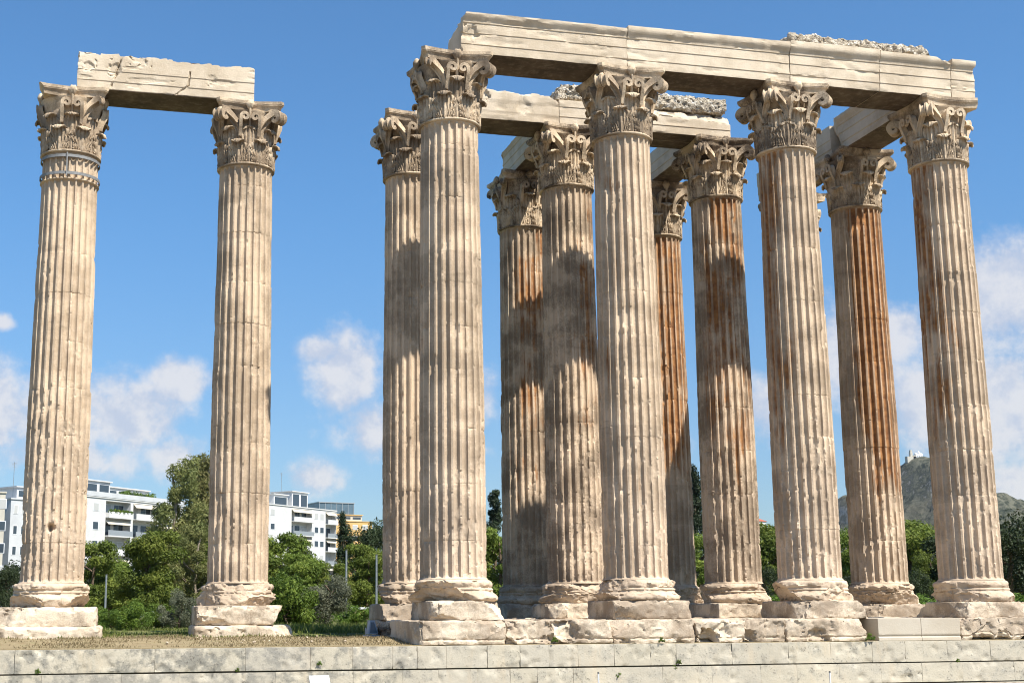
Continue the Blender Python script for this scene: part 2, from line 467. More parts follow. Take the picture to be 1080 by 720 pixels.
m_glass = simple('window_glass', col(.04, .055, .07), .08, 0, 0, 1, .6)
m_bluglass = simple('blue_glass', col(.10, .15, .19), .1, 0, .3, .4, .7)
m_frame = simple('dark_frame', col(.06, .06, .06), .5)
m_shutter = simple('grey_shutter', col(.42, .42, .40), .7)
m_awn = simple('awning_cloth', col(.50, .45, .36), .85)
m_rail = simple('balcony_rail', col(.45, .46, .46), .4, .6)
m_steel = simple('galvanised_steel', col(.40, .41, .41), .45, .8, .25, 12)
m_hoop = simple('steel_hoop', col(.24, .24, .235), .75, .15, .3, 8)
m_paintw = simple('white_paint', col(.66, .67, .68), .45)
m_bluegrey = simple('blue_grey_housing', col(.30, .36, .43), .45, .2)
m_red = simple('red_roof_tile', col(.42, .12, .07), .8, 0, .3, 2)
m_tyre = simple('tyre_rubber', col(.025, .025, .025), .8)
m_iron = simple('black_iron', col(.03, .03, .03), .6, .5)

# ------------------------------------------------------------------ ground, one sheet out to the horizon
ZG = -1.57


def build_ground():
    xs = np.concatenate([[-2900, -2000, -1000, -400, -200, -100, -60], np.arange(-40, 60.1, .5), [80, 130, 250, 500, 1000, 2000, 3100]])
    ys = np.concatenate([[-400, -150, -80, -50, -40, -20, -8, -4, -2.6, -2.0, -1.72, -1.70], np.arange(-1.5, 14, .25), np.arange(14, 60, 2.), [70, 100, 160, 300, 700, 1300, 1900, 2280]])
    X, Y = np.meshgrid(xs, ys); V = np.stack([X.ravel(), Y.ravel(), np.zeros(X.size)], 1)
    up_ = V[:, 1] > -1.71
    near = (V[:, 1] < 60) & (np.abs(V[:, 0]) < 60)
    n = fbm(V*.35+5, 3, 4)*.10+fbm(V*2.2, 5, 3)*.03
    V[:, 2] = np.where(up_, ZG+np.where(near, n*sstep(-1.7, .5, V[:, 1]), 0), -3.08)
    V[:, 2] += np.where(up_, -.16*(1-sstep(-1.7, 2.4, V[:, 1])), 0)
    o = link('ground', make_mesh('ground', V, grid_faces(len(xs), len(ys)), m_ground, True, 50)); tag(o, 'bare ground with dry grass on the platform and open land behind', 'ground', kind='structure')


build_ground()


# ------------------------------------------------------------------ stepped retaining wall
def build_wall():
    Vs, Fs, T = [], [], []; base = 0; rng = random.Random(4)
    X0, X1 = -34.0, 34.0
    # (front y, top z, bottom z); fixed joints of the visible blocks, measured on the photograph
    courses = [(-2.02, -1.745, -2.315, [-12.1, -11.55, -8.2, -5.95, -4.3, -3.2, -2.15, -1.5, -.72, .4, 1.3, 2.1, 2.92, 3.95, 5.0, 5.75, 7.4, 9.1, 10.4, 11.7, 12.75, 14.1, 15.5, 17.2]),
               (-2.08, -2.35, -2.875, [-11.9, -10.9, -9.0, -7.6, -5.2, -3.2, -1.9, -.95, .1, 1.0, 1.75, 2.75, 3.7, 5.3, 6.75, 8.2, 9.3, 10.6, 11.9, 13.2, 14.5, 16.2]),
               (-2.26, -2.91, -3.25, [-12.4, -10.1, -8.2, -6.0, -4.1, -2.3, -.5, 1.2, 2.8, 4.3, 6.2, 7.9, 9.5, 11.4, 13.0, 15.1])]
    for ci, (fy, zt, zb, jt) in enumerate(courses):
        jt = sorted(jt); x = jt[0]
        while x > X0: x -= rng.uniform(1.1, 2.2); jt.insert(0, x)
        x = jt[-1]
        while x < X1: x += rng.uniform(1.1, 2.2); jt.append(x)
        for a, b in zip(jt[:-1], jt[1:]):
            near = -14 < a < 19; res = .05 if near else .25
            fo = fy+rng.uniform(-.006, .006); ze = zt+rng.uniform(-.006, .004)
            lo, hi = (a+.0015, fo, zb), (b-.0015, -1.55, ze)
            V, F = boxgrid(lin(lo[0], hi[0], res), [lo[1], lo[1]+.1, hi[1]], lin(lo[2], hi[2], res))
            sd_ = 100+ci*50+int(a*7)
            V = wear_edges(V, lo, hi, .005 if ci else .010, sd_, 4)
            fr = V[:, 1] < lo[1]+.05
            V[fr, 1] += (fbm(V[fr]*5, sd_, 4)*.010)
            pit = fbm(V[fr]*3.0, sd_+5, 5, .6); V[fr, 1] += sstep(.22, .42, pit)*.03
            if rng.random() < (.4 if a < 2 else .15):
                c = (rng.uniform(a, b), fo, zb+.02 if rng.random() < .5 else ze); V = dent(V, c, rng.uniform(.12, .3), .05, (0, 1, 0), sd_)
            Vs.append(V); Fs.append(F+base); base += len(V); T += [rng.random()]*len(F)
    o = link('retaining_wall', make_mesh('retaining_wall', np.concatenate(Vs), np.concatenate(Fs), m_wall, True, 35, attr=T))
    tag(o, 'long pale marble step wall of coursed blocks across the foot of the photo', 'wall')


build_wall()


# ------------------------------------------------------------------ column parts
H_NECK = 13.22
CAPH = 2.12
KC = CAPH/1.75


def shaft_mesh(seed, worn=1.0, dents=(), extra_ring=None):
    nf = 24; rng = random.Random(seed)
    ts = np.array([-.11, .11, .16, .25, .37, .50, .63, .75, .84]); nper = len(ts)
    u = np.clip((ts-.11)/.78, 0, 1); prof = np.sqrt(np.clip(1-(2*u-1)**2, 0, 1))
    ang = np.concatenate([(k+ts)*2*math.pi/nf for k in range(nf)]); fl = np.tile(prof, nf); nu = len(ang)
    joints = []; z = rng.uniform(.9, 1.5)
    while z < H_NECK-.6: joints.append(z); z += rng.uniform(1.15, 1.75)
    zs = np.concatenate([np.linspace(0, .14, 9), np.arange(.18, H_NECK-.16, .038), np.linspace(H_NECK-.16, H_NECK, 12), [j+d for j in joints for d in (-.012, 0, .012)]])
    if extra_ring: zs = np.concatenate([zs, np.linspace(extra_ring-.14, extra_ring+.05, 14)])
    zs = np.unique(np.round(zs, 4)); nv = len(zs)
    A, Z = np.meshgrid(ang, zs); FL = np.tile(fl, (nv, 1)); A, Z, FL = A.ravel(), Z.ravel(), FL.ravel()
    t = Z/H_NECK
    r0 = .935-.075*sstep(.25, 1.05, t)*1.06
    r0 = r0+.045*(1-sstep(-.02, .07, Z))                       # foot flare
    dep = .096*(r0/.93)
    w = .10
    def endcap(ze, sgn): return np.sqrt(np.clip(1-np.clip(1-(ze-Z)*sgn/w, 0, 1)**2, 0, 1))
    top = endcap(H_NECK-.05, 1); bot = endcap(.035, -1)
    ends = top*bot
    if extra_ring: ends = ends*np.where(Z < extra_ring, endcap(extra_ring-.03, 1), endcap(extra_ring+.0, -1)**.3)
    P = np.stack([np.cos(A)*.93, np.sin(A)*.93, Z], 1)
    low = 1-sstep(.8, 7.5, Z)
    # chipped arrises: where the noise is high the ridge is knocked back towards the flute floor
    n = .75*fbm(P*np.array([5.2, 5.2, 3.4]), seed, 4, .62)+.42*facet(P*np.array([4.6, 4.6, 3.0]), seed+40); nb = fbm(P*np.array([.8, .8, .5])+9, seed+3, 3)
    aid = np.floor((A/(2*math.pi)*nf+.5)).astype(np.int64) % nf
    ah = _hash(aid, np.floor(Z/2.3).astype(np.int64), aid*0, seed)-.5
    th = .60-.33*low*worn-.34*nb-.16*ah
    chip = sstep(th, th+.07, n+.10)
    fine = sstep(.20, .29, fbm(P*np.array([13, 13, 7.]), seed+6, 3)-.13+.20*low*worn)
    d = dep*FL*ends*(1-.2*chip)
    d = np.maximum(d, dep*.56*chip*ends*(.6+.4*FL))
    d = d+.009*fine*(1-FL)*ends
    d = d+.007*fbm(P*7, seed+2, 4)*(.4+worn*low)
    # drums: slightly out of true, open joints with spalled lips
    idx = np.searchsorted(joints, Z)
    offs = np.array([rng.uniform(-.008, .008) for _ in range(len(joints)+1)]); d = d+offs[idx]
    for j in joints:
        nn = fbm(np.stack([np.cos(A)*3, np.sin(A)*3, A*0+j], 1), seed+int(j*10), 3)
        k = np.exp(-((Z-j)/.009)**2); d = d+k*rng.choice((.001, .002, .004, .010))*(.4+sstep(-.2, .3, nn))
        sp = sstep(.16, .42, nn)*np.exp(-np.abs(Z-j)/.08); d = d+sp*.05*(1-.6*FL)
    # large spalls
    for _ in range(int(5+6*worn)):
        a0 = rng.uniform(0, 2*math.pi); z0 = rng.uniform(.3, 12.8)**1.0; rz_ = rng.uniform(.15, .55); ra_ = rng.uniform(.12, .32)
        q = np.sqrt(((np.angle(np.exp(1j*(A-a0)))/ra_)**2+((Z-z0)/rz_)**2))+.45*n
        d = d+.045*(1-sstep(.78, 1.0, q))*(1-.75*FL)
    for (a0, z0, rr, dd) in dents:
        q = np.sqrt((np.angle(np.exp(1j*(A-a0)))*.93/rr)**2+((Z-z0)/rr)**2)+.3*n
        d = d+dd*(1-sstep(.35, 1.0, q))
    if extra_ring: d = d-.055*np.exp(-((Z-extra_ring)/.035)**4)*(1-.5*chip)
    r = r0-d
    V = np.stack([r*np.cos(A), r*np.sin(A), Z], 1)
    F = grid_faces(nu, nv, True)
    return make_mesh('shaft', V, F, m_shaft, True, 30)


def breaks(lo, hi, n, depth, seed, top=.6):
    """random broken planes along the edges of a block"""
    rng = random.Random(seed*7+1); lo = np.array(lo, float); hi = np.array(hi, float); c = (lo+hi)/2; out = []
    for _ in range(n):
        ax = rng.choice((0, 0, 1, 2, 2)); p = np.array([rng.uniform(a, b) for a, b in zip(lo, hi)]); nr = np.zeros(3)
        for k in range(3):
            if k == ax: nr[k] = rng.uniform(-.35, .35); continue
            sg = rng.choice((-1, 1))
            if k == 1 and rng.random() < .8: sg = -1
            if k == 2 and rng.random() < top: sg = 1
            p[k] = hi[k] if sg > 0 else lo[k]; nr[k] = sg*rng.uniform(.35, 1)
        nr /= np.linalg.norm(nr); corner = np.where(nr > 0, hi, lo)
        # keep the cut shallow: plane passes a little inside the farthest corner along its normal
        out.append((corner-nr*(rng.uniform(.35, 1.0)*depth+abs(nr[ax])*(hi[ax]-lo[ax])*.35), nr))
    return out


def ring_mesh(name, prof, seed, amp, mat, nu=120, cuts=(), fr=3.0, nchip=0):
    """weathered surface of revolution; prof = list of (r, z), resampled"""
    pr = np.array(prof, float); seg = np.linalg.norm(np.diff(pr, axis=0), axis=1); s = np.concatenate([[0], np.cumsum(seg)])
    k = np.linspace(0, s[-1], max(len(prof)*2, int(s[-1]/.035))); rr = np.interp(k, s, pr[:, 0]); zz = np.interp(k, s, pr[:, 1])
    an = np.arange(nu)*2*math.pi/nu; A, RR = np.meshgrid(an, rr); _, ZZ = np.meshgrid(an, zz); A, RR, ZZ = A.ravel(), RR.ravel(), ZZ.ravel()
    V = np.stack([RR*np.cos(A), RR*np.sin(A), ZZ], 1)
    n = fbm(V*fr, seed, 5, .55); n2 = fbm(V*1.3+3, seed+9, 3)
    q = (RR-amp*.8*np.maximum(n, -.2)-amp*1.3*sstep(.10, .30, n2)*(.5+.5*n)-(amp*.9*facet(V*np.array([3.5, 3.5, 6.]), seed+20) if amp > .02 else 0))/np.maximum(RR, 1e-6)
    V[:, 0] *= q; V[:, 1] *= q
    V[:, 2] += fbm(V*4, seed+4, 3)*amp*.15*(ZZ < ZZ.max()-.01)
    for i, (p, nr) in enumerate(cuts): V = plane_cut(V, p, nr, .035, seed+i)
    if nchip:
        rng = random.Random(seed*3+2); R0 = pr[:, 0].max(); zlo = pr[:, 1].min()
        for i in range(nchip):
            an = rng.uniform(0, 2*math.pi); zc = rng.uniform(zlo*.95, -.03); tilt = rng.uniform(-.9, .9)
            rl = np.interp(-zc, -pr[1:-1, 1], pr[1:-1, 0]); dp = rng.uniform(.01, .06)
            nr = np.array([math.cos(an), math.sin(an), tilt]); V = plane_cut(V, ((rl-dp)*math.cos(an), (rl-dp)*math.sin(an), zc), nr, .05, seed+i*5, 6.0)
    return make_mesh(name, V, grid_faces(nu, len(k), True), mat, True, 36)


def torus_profile(base):
    b = base
    return [(.60, .0), (.975, -.003), (1.03, -.015), (1.08, -.05), (1.105, -.10), (1.10, -.16), (1.065, -.205), (1.055, -.235), (1.09, -.25), (1.095, -.285), (1.065, -.305), (1.09, -.345),
            (1.17, -.395), (1.235, -.45), (1.255, -.50), (1.25, -.55), (1.21, -b+.015), (1.12, -b-.03), (.7, -b-.03)]


def slab(name, lo, hi, mat, seed, res=.045, rnd=.05, amp=.012, cuts=(), dents=(), nb=5, bd=.09, lip=False):
    V, F = boxgrid(lin(lo[0], hi[0], res), lin(lo[1], hi[1], res), lin(lo[2], hi[2], res))
    V = wear_edges(V, lo, hi, rnd, seed)
    V = rock(V, amp*.7, 2.6, seed, 5)
    if lip: V[:, 1] += np.where((V[:, 1] < lo[1]+.1) & (np.abs(V[:, 2]-lo[2]-.125) < .018), .035, 0)-np.where((V[:, 1] < lo[1]+.1) & (V[:, 2] < lo[2]+.11), .012, 0)
    if nb:
        V = V+np.stack([facet(V*f_+3*k, seed+50+k) for k, f_ in ((0, 3.1), (1, 3.7), (2, 2.6))], 1)*np.array([amp*2.6, amp*2.4, amp*1.5])
        V = rock(V, amp*.45, 11, seed+9, 3)
        fr = V[:, 1] < lo[1]+.12; q = fbm(V*np.array([1.6, 1.6, 3.2])+seed, seed+4, 5, .55)+.25*facet(V*4, seed+60); V[:, 1] += np.where(fr, sstep(.16, .21, q)*.025, 0)
    for i, (p, n) in enumerate(list(cuts)+(breaks(lo, hi, nb, bd, seed) if nb else [])): V = plane_cut(V, p, n, .05, seed+i*3, 5.0)
    for i, dn in enumerate(dents): V = dent(V, *dn, seed+i)
    return make_mesh(name, V, F, mat, True, 40)


def leaf_mesh(seed, Hh, Wd, r0, curl, broken=0.0):
    """acanthus leaf standing on the bell; local frame: leaf centred on +x"""
    nu, nv = 29, 40; u = np.linspace(-1, 1, nu); v = np.linspace(0, 1, nv)
    U, Vv = np.meshgrid(u, v); U, Vv = U.ravel(), Vv.ravel()
    vb = .70; rc = curl
    up_ = np.clip(Vv/vb, 0, 1); ph = np.clip((Vv-vb)/(1-vb), 0, 1)*R(205)*(1-broken)
    rad = r0+.03+.035*up_**2+rc*(1-np.cos(ph)); zz = Hh*.86*up_+rc*np.sin(ph)
    wd = Wd*(.78+.26*np.sin(np.pi*np.clip(Vv*1.15, 0, 1)))*np.clip(1-(Vv*.985)**5, .02, 1)**.6
    lob = np.abs(np.sin(Vv*math.pi*4.0+.4))**.7
    wd = wd*(1-.34*(1-lob)*np.abs(U)**1.2)
    lat = U*wd
    cc = np.abs(U)/(Vv*.75+.45); fan = np.cos(cc*math.pi*2*2.3+.6)*sstep(.10, .3, np.abs(U))*(1-ph/R(240))
    rib = .035*np.exp(-(U/.10)**2)*(1-.6*ph/R(205))-.022*np.exp(-((np.abs(U)-.22)/.08)**2)+.026*fan
    rad = rad+rib-.035*U**2+.045*lob*np.abs(U)**4
    # drooping lobe tips
    zz = zz+.035*lob*np.abs(U)**3*np.sign(.75-Vv)
    a = lat/rad
    P = np.stack([rad*np.cos(a), rad*np.sin(a), zz], 1)
    P = rock(P, .009, 7, seed, 3)
    G = P.reshape(nv, nu, 3); du = np.gradient(G, axis=1); dv = np.gradient(G, axis=0); N = np.cross(du, dv); N /= np.linalg.norm(N, axis=2, keepdims=True)+1e-9
    Q = (G-N*.035).reshape(-1, 3)
    F = grid_faces(nu, nv); n0 = len(P); F2 = F[:, ::-1]+n0
    bd = list(range(nu))+[j*nu+nu-1 for j in range(1, nv)]+[(nv-1)*nu+i for i in range(nu-2, -1, -1)]+[j*nu for j in range(nv-2, 0, -1)]
    bd = np.array(bd); bn = np.roll(bd, -1); F3 = np.stack([bd+n0, bn+n0, bn, bd], 1)
    return make_mesh('acanthus_leaf', np.concatenate([P, Q]), np.concatenate([F, F2, F3]), m_cap, True, 55)


def sweep(name, pts, lat, wid, thk, mat, seed):
    """carved ribbon with raised rims swept along pts; lat = constant sideways direction"""
    pts = np.asarray(pts, float); n = len(pts); T = np.gradient(pts, axis=0); T /= np.linalg.norm(T, axis=1, keepdims=True)
    L = np.tile(np.asarray(lat, float)/np.linalg.norm(lat), (n, 1)); L -= (L*T).sum(1, keepdims=True)*T; L /= np.linalg.norm(L, axis=1, keepdims=True)+1e-9
    N = np.cross(T, L); k = np.linspace(0, 1, n)[:, None]; w = np.asarray(wid)[:, None] if np.ndim(wid) else wid*(1-.35*k); th = np.asarray(thk)[:, None] if np.ndim(thk) else thk*(1-.3*k)
    sec = [(-.5, .5), (-.36, .5), (-.22, .22), (.22, .22), (.36, .5), (.5, .5), (.5, -.5), (.36, -.5), (.22, -.22), (-.22, -.22), (-.36, -.5), (-.5, -.5)]
    V = np.stack([pts+L*w*a+N*th*b for a, b in sec], 1).reshape(-1, 3); m = len(sec)
    V = rock(V, .008, 8, seed, 3)
    F = [tuple(r) for r in grid_faces(m, n, True)]+[tuple(range(m-1, -1, -1)), tuple((n-1)*m+i for i in range(m))]
    return make_mesh(name, V, F, mat, True, 50)


def bez(p0, p1, p2, p3, n):
    t = np.linspace(0, 1, n)[:, None]; p0, p1, p2, p3 = map(lambda q: np.asarray(q, float), (p0, p1, p2, p3))
    return (1-t)**3*p0+3*(1-t)**2*t*p1+3*(1-t)*t*t*p2+t**3*p3


def corner_volute(side, seed, turns=1.25):
    D = np.array([1, 0, 0.]); Zv = np.array([0, 0, 1.]); Lv = np.array([0, 1., 0])     # corner lies along local +x
    a = side*R(25); s0 = np.array([.87*math.cos(a), .87*math.sin(a), .74*KC])
    cen = D*1.28+Zv*1.30*KC+Lv*side*.10; Rv = .175
    ths = np.linspace(R(100), R(100)-turns*2*math.pi, 34); rr = np.linspace(Rv, .035, 34)
    sp = np.array([cen+D*r*math.cos(q)+Zv*r*math.sin(q) for r, q in zip(rr, ths)])
    p0 = s0; p3 = sp[0]; tg = D*math.sin(R(100))-Zv*math.cos(R(100))
    b = bez(p0, p0+np.array([.02, 0, .48]), p3-tg*.26-Zv*.06, p3, 18)
    pts = np.concatenate([b[:-1], sp])
    n = len(pts); wid = np.interp(np.linspace(0, 1, n), [0, .3, .5, 1], [.17, .20, .18, .13]); thk = np.interp(np.linspace(0, 1, n), [0, .3, .6, 1], [.18, .22, .13, .06])
    return sweep('volute', pts, Lv, wid, thk, m_cap, seed)


def helix(side, seed):
    """small inner scroll on a face; face normal is local +x"""
    Zv = np.array([0, 0, 1.]); Ty = np.array([0, 1., 0]); X = np.array([1., 0, 0])
    a = side*R(20); s0 = np.array([.88*math.cos(a), .88*math.sin(a), .78*KC])
    cen = X*1.02+Ty*side*.165+Zv*1.26*KC; Rv = .135
    ths = np.linspace(0, 1, 26)*1.2*2*math.pi; rr = np.linspace(Rv, .025, 26)
    sp = np.array([cen+Ty*side*r*math.cos(q)+Zv*r*math.sin(q) for r, q in zip(rr, ths)])
    b = bez(s0, s0+np.array([.03, 0, .22]), sp[0]-Zv*.16, sp[0], 12)
    return sweep('inner_scroll', np.concatenate([b[:-1], sp]), X, .22, .11, m_cap, seed)


def abacus_mesh(seed, cuts=()):
    # concave-sided plate with clipped corners
    pts = []
    hc, hm = 1.13, .93; clip = .14; n = 22
    for s in range(4):
        a = np.linspace(-hc+clip, hc-clip, n); bow = hm+(hc+.0-hm)*(np.abs(a)/(hc))**1.7
        ca, sa = math.cos(s*math.pi/2), math.sin(s*math.pi/2)
        for q, w in zip(a, bow): x, y = w, q; pts.append((x*ca-y*sa, x*sa+y*ca))
    pts = np.array(pts); m = len(pts)
    lev = [(.55, 1.485), (.90, 1.485), (.905, 1.52), (.92, 1.57), (.95, 1.61), (.985, 1.635), (.99, 1.66), (1.0, 1.665), (1.0, 1.70), (1.0, 1.747), (.97, 1.75), (.5, 1.75)]
    lev = [(k, CAPH-(1.75-z)*1.18) for k, z in lev]
    V = np.concatenate([np.c_[pts*k, np.full(m, z)] for k, z in lev])
    F = [tuple(r) for r in grid_faces(m, len(lev), True)]; F.append(tuple(range(m-1, -1, -1))); F.append(tuple((len(lev)-1)*m+i for i in range(m)))
    w = fbm(V*4, seed, 4); q = 1-.035*np.maximum(w, 0); V[:, :2] *= q[:, None]; V[:, 2] += np.where(V[:, 2] < CAPH-.01, .012*fbm(V*5+2, seed, 3), 0)
    for i, (p, nr) in enumerate(cuts): V = plane_cut(V, p, nr, .05, seed+i)
    return make_mesh('abacus', V, F, m_cap, True, 35)


def fleuron_mesh(seed):
    """worn flower on the rim of the abacus with its stem rising between the inner scrolls"""
    nu, nv = 22, 10; A, B = np.meshgrid(np.arange(nu)*2*math.pi/nu, np.linspace(0, math.pi*.93, nv)); A, B = A.ravel(), B.ravel()
    r = .135*(1+.10*np.cos(6*A)*np.sin(B)**2); V = np.stack([.99+.11*np.cos(B), r*np.sin(B)*np.cos(A), 1.63*KC+r*np.sin(B)*np.sin(A)*1.2], 1)
    V = rock(V, .022, 6, seed, 3); F = [tuple(q) for q in grid_faces(nu, nv, True)]
    m = MB(); m.raw(V, F); m.tube([(.88, 0, .98*KC), (.95, 0, 1.2*KC), (1.01, 0, 1.42*KC), (1.0, 0, 1.58*KC)], [.05, .045, .04, .05], 8)
    return make_mesh('fleuron', rock(np.array(m.v), .008, 9, seed, 2), m.f, m_cap, True, 60)


LEAF = {('low', v): leaf_mesh(10+v, .64*KC, .34, .885, .07, br) for v, br in enumerate((0, .15, .75))}
LEAF.update({('high', v): leaf_mesh(20+v, 1.04*KC, .36, .855, .09, br) for v, br in enumerate((0, .2, .7))})
VOL = {s: corner_volute(s, 30) for s in (-1, 1)}
VOLB = {s: corner_volute(s, 33, .35) for s in (-1, 1)}
HEL = {s: helix(s, 40) for s in (-1, 1)}
FLE = fleuron_mesh(50)


def column(name, x, y, label, seed, rust=(0, 0), crust=.25, capcrust=.6, worn=1.0, dents=(), base=.6, plinth=(-1.2, 1.2, -1.2, 1.2, -.6, -1.1), pcuts=(), bcuts=(), abcuts=(),
           lostv=(), ring=None, capwear=.15, slab_box=None, pdents=(), bamp=.05, caprust=None, lean=(0, 0)):
    rng = random.Random(seed)
    root = thing('marble_column', label, 'column', (x, y, 0), 0, 'fluted marble columns')
    sdv = rng.random()
    cs = (rust[0], (rust[1] % 360)/360.0, crust, sdv); cc = (caprust if caprust is not None else rust[0]*.7, (rust[1] % 360)/360.0, capcrust, sdv)
    sh = link('shaft', shaft_mesh(seed, worn, dents, ring), root, cs)
    if lean != (0, 0):
        sh.rotation_euler = (lean[0], lean[1], 0)
    link('base', ring_mesh('base', torus_profile(base), seed+1, bamp, m_shaft, 160, bcuts, nchip=7), root, (0, 0, crust*.8, sdv))
    a, b, c, d, zt, zb = plinth
    link('plinth', slab('plinth', (a, c, zb), (b, d, zt-.004), m_block, seed+2, cuts=pcuts, dents=pdents, rnd=.035, nb=8), root, (0, 0, .5, sdv))
    if slab_box:
        a, b, c, d, zt, zb = slab_box
        link('footing', slab('footing', (a, c, zb), (b, d, zt-.004), m_block, seed+3, rnd=.10, amp=.017), root, (0, 0, .3, sdv))
    link('astragal', ring_mesh('astragal', [(.78, -.012), (.89, -.012), (.93, .0), (.94, .03), (.93, .06), (.89, .075), (.78, .08)], seed+4, .014, m_cap, 120, fr=5), root, cc).location = (0, 0, H_NECK)
    cap = link('capital', ring_mesh('capital', [(.5, .06), (.80, .06), (.80, .6), (.815, 1.05), (.86, 1.4), (.94, 1.68), (1.0, 1.80), (.6, 1.81)], seed+5, .02, m_cap, 96), root, cc); cap.location = (0, 0, H_NECK)
    link('abacus', abacus_mesh(seed+6, abcuts), cap, cc)
    for k in range(8):
        for row, o_ in (('low', 22.5), ('high', 0.0)):
            v = 0 if rng.random() > capwear*2 else (1 if rng.random() > .4 else 2)
            l = link('acanthus_leaf', LEAF[(row, v)], cap, cc); l.location = (0, 0, .055); l.rotation_euler = (0, 0, R(k*45+o_)+rng.uniform(-.02, .02))
            l.scale = (1, rng.uniform(.95, 1.05), rng.uniform(.97, 1.03))
    for k in range(4):
        for s in (-1, 1):
            mode = dict(lostv).get((k, s), None)
            if mode == 'gone': continue
            v = link('volute', (VOLB if mode == 'stub' else VOL)[s], cap, cc); v.rotation_euler = (0, 0, R(45+90*k)); v.scale = (1, 1, 1)
        for s in (-1, 1):
            h = link('inner_scroll', HEL[s], cap, cc); h.rotation_euler = (0, 0, R(90*k))
        if rng.random() > capwear:
            f = link('fleuron', FLE, cap, cc); f.rotation_euler = (0, 0, R(90*k))
    return root


# bearings on a column: 270 = towards the wall and the viewer, 180 = west, 0 = east; corners k: 0 = NE, 1 = NW, 2 = SW, 3 = SE
S, YB, YA, YL = 5.5, 5.035, 10.07, 5.287
GROUPC = 'fluted marble columns'
L1 = column('L1', -11.0, YL, 'westmost pale column with grey steel hoops round its neck, at the left edge of the photo', 11, rust=(.12, 180), crust=.2, capcrust=.45, worn=1.15,
            dents=((R(266), 1.62, .15, .24),), base=.70, slab_box=(-1.42, 1.5, -1.62, 1.5, -1.25, -1.75), ring=12.36,
            lostv=(((2, -1), 'gone'), ((2, 1), 'gone'), ((3, 1), 'gone'), ((3, -1), 'stub'), ((0, 1), 'gone'), ((0, -1), 'gone'), ((1, 1), 'gone'), ((1, -1), 'gone')), abcuts=(((-.95, -.8, 1.98), (-1, -.25, -.5)),), bamp=.045, plinth=(-1.45, 1.36, -1.35, 1.3, -.70, -1.25), pcuts=(((1.30, -1.3, -1.0), (1, -.2, .1)), ((-1.38, -1.3, -1.2), (-.9, -.3, -.6))))
L2 = column('L2', -5.46, YL, 'column between the wide sky gap and the hooped column, under the right end of the separate lintel', 12, rust=(.15, 180), crust=.35, capcrust=.55, worn=.85,
            base=.66, slab_box=(-1.38, 1.62, -1.55, 1.5, -1.25, -1.75),
            bamp=.06, lostv=(((1, 1), 'stub'), ((1, -1), 'gone')), plinth=(-1.30, 1.25, -1.35, 1.3, -.66, -1.23), pcuts=(((1.05, -1.2, -1.18), (1, -.2, -1.2)), ((1.12, 0, -.9), (1, 0, -.55))))
C1 = column('C1', 0.02, 0, 'front column under the left end of the long front lintel, the corner of its abacus bare', 13, rust=(.2, 175), crust=.3, capcrust=.6, worn=1.0,
            base=.58, 
            bcuts=(((-.95, -.70, -.4), (-.75, -.75, -.35)), ((-.6, -.9, -.5), (-.3, -1, -.45))), lostv=(((2, -1), 'gone'), ((2, 1), 'stub'), ((1, 1), 'gone'), ((1, -1), 'gone')), bamp=.05, plinth=(-.95, 1.17, -1.25, 1.2, -.58, -1.1), pcuts=(((1.1, -1.1, -.8), (1, -.4, .5)), ((-.85, -1.1, -.8), (-.8, -.7, .1))))
C2 = column('C2', 5.48, 0, 'second front column from the left of the long lintel, rust stained capital above a clean shaft', 14, rust=(.35, 190), caprust=.75, crust=.25, capcrust=.6, worn=.9,
            base=.58, bamp=.05, lostv=(((1, 1), 'gone'), ((1, -1), 'gone')), plinth=(-1.10, 1.15, -1.25, 1.15, -.58, -1.1), pcuts=(((1.1, -1.2, -1.0), (1, -.4, .15)), ((-1.0, -1.15, -.75), (-1, -.6, .3))))
C3 = column('C3', 11.02, 0, 'third front column with one dark rust red edge down its left side', 15, rust=(.9, 168), caprust=.3, crust=.3, capcrust=.75, worn=.8,
            base=.60, bamp=.035, plinth=(-1.05, 1.18, -1.25, 1.15, -.60, -1.1), pcuts=(((1.0, -1.1, -.75), (1, -.55, .5)), ((-.85, -1.1, -.8), (-1, -.6, .4))))
C4 = column('C4', 16.48, 0, 'rightmost front column, standing under the corner block of the long lintel', 16, rust=(.85, 168), caprust=.35, crust=.25, capcrust=.6, worn=.8,
            base=.64, lostv=(((3, 1), 'gone'), ((3, -1), 'gone'), ((0, 1), 'stub'), ((0, -1), 'stub')), abcuts=(((.98, -.8, 2), (1, -.35, 0)),), bamp=.025, plinth=(-1.22, 1.40, -1.25, 1.2, -.64, -1.1), pcuts=(((-1.10, -1.1, -.85), (-1, -.4, .5)),))
B1 = column('B1', 0.0, YB, 'column half hidden behind the left front column, its scroll curling out to the left', 17, rust=(.2, 180), crust=.35, capcrust=.6, worn=.95,
            base=.62, bamp=.06, slab_box=(-1.2, 1.5, -1.5, 1.5, -1.12, -1.7), plinth=(-1.15, 1.2, -1.2, 1.2, -.62, -1.12), pcuts=(((-.5, -1.1, -.8), (-.2, -1, .3)),))
B2 = column('B2', 5.48, YB, 'brown stained column in the middle row, just left of the second front column', 18, rust=(.6, 310), caprust=.2, crust=.55, capcrust=.95, worn=1.0,
            base=.62, bamp=.055, plinth=(-1.2, 1.2, -1.2, 1.2, -.62, -1.1), pcuts=(((-1.0, -1.05, -.8), (-.8, -.5, .6)),))
B3 = column('B3', 11.03, YB, 'rust streaked column in the middle row, just left of the third front column', 19, rust=(.88, 262), caprust=.45, crust=.5, capcrust=.9, worn=1.0,
            base=.64, bamp=.06, plinth=(-1.15, 1.15, -1.2, 1.2, -.64, -1.1))
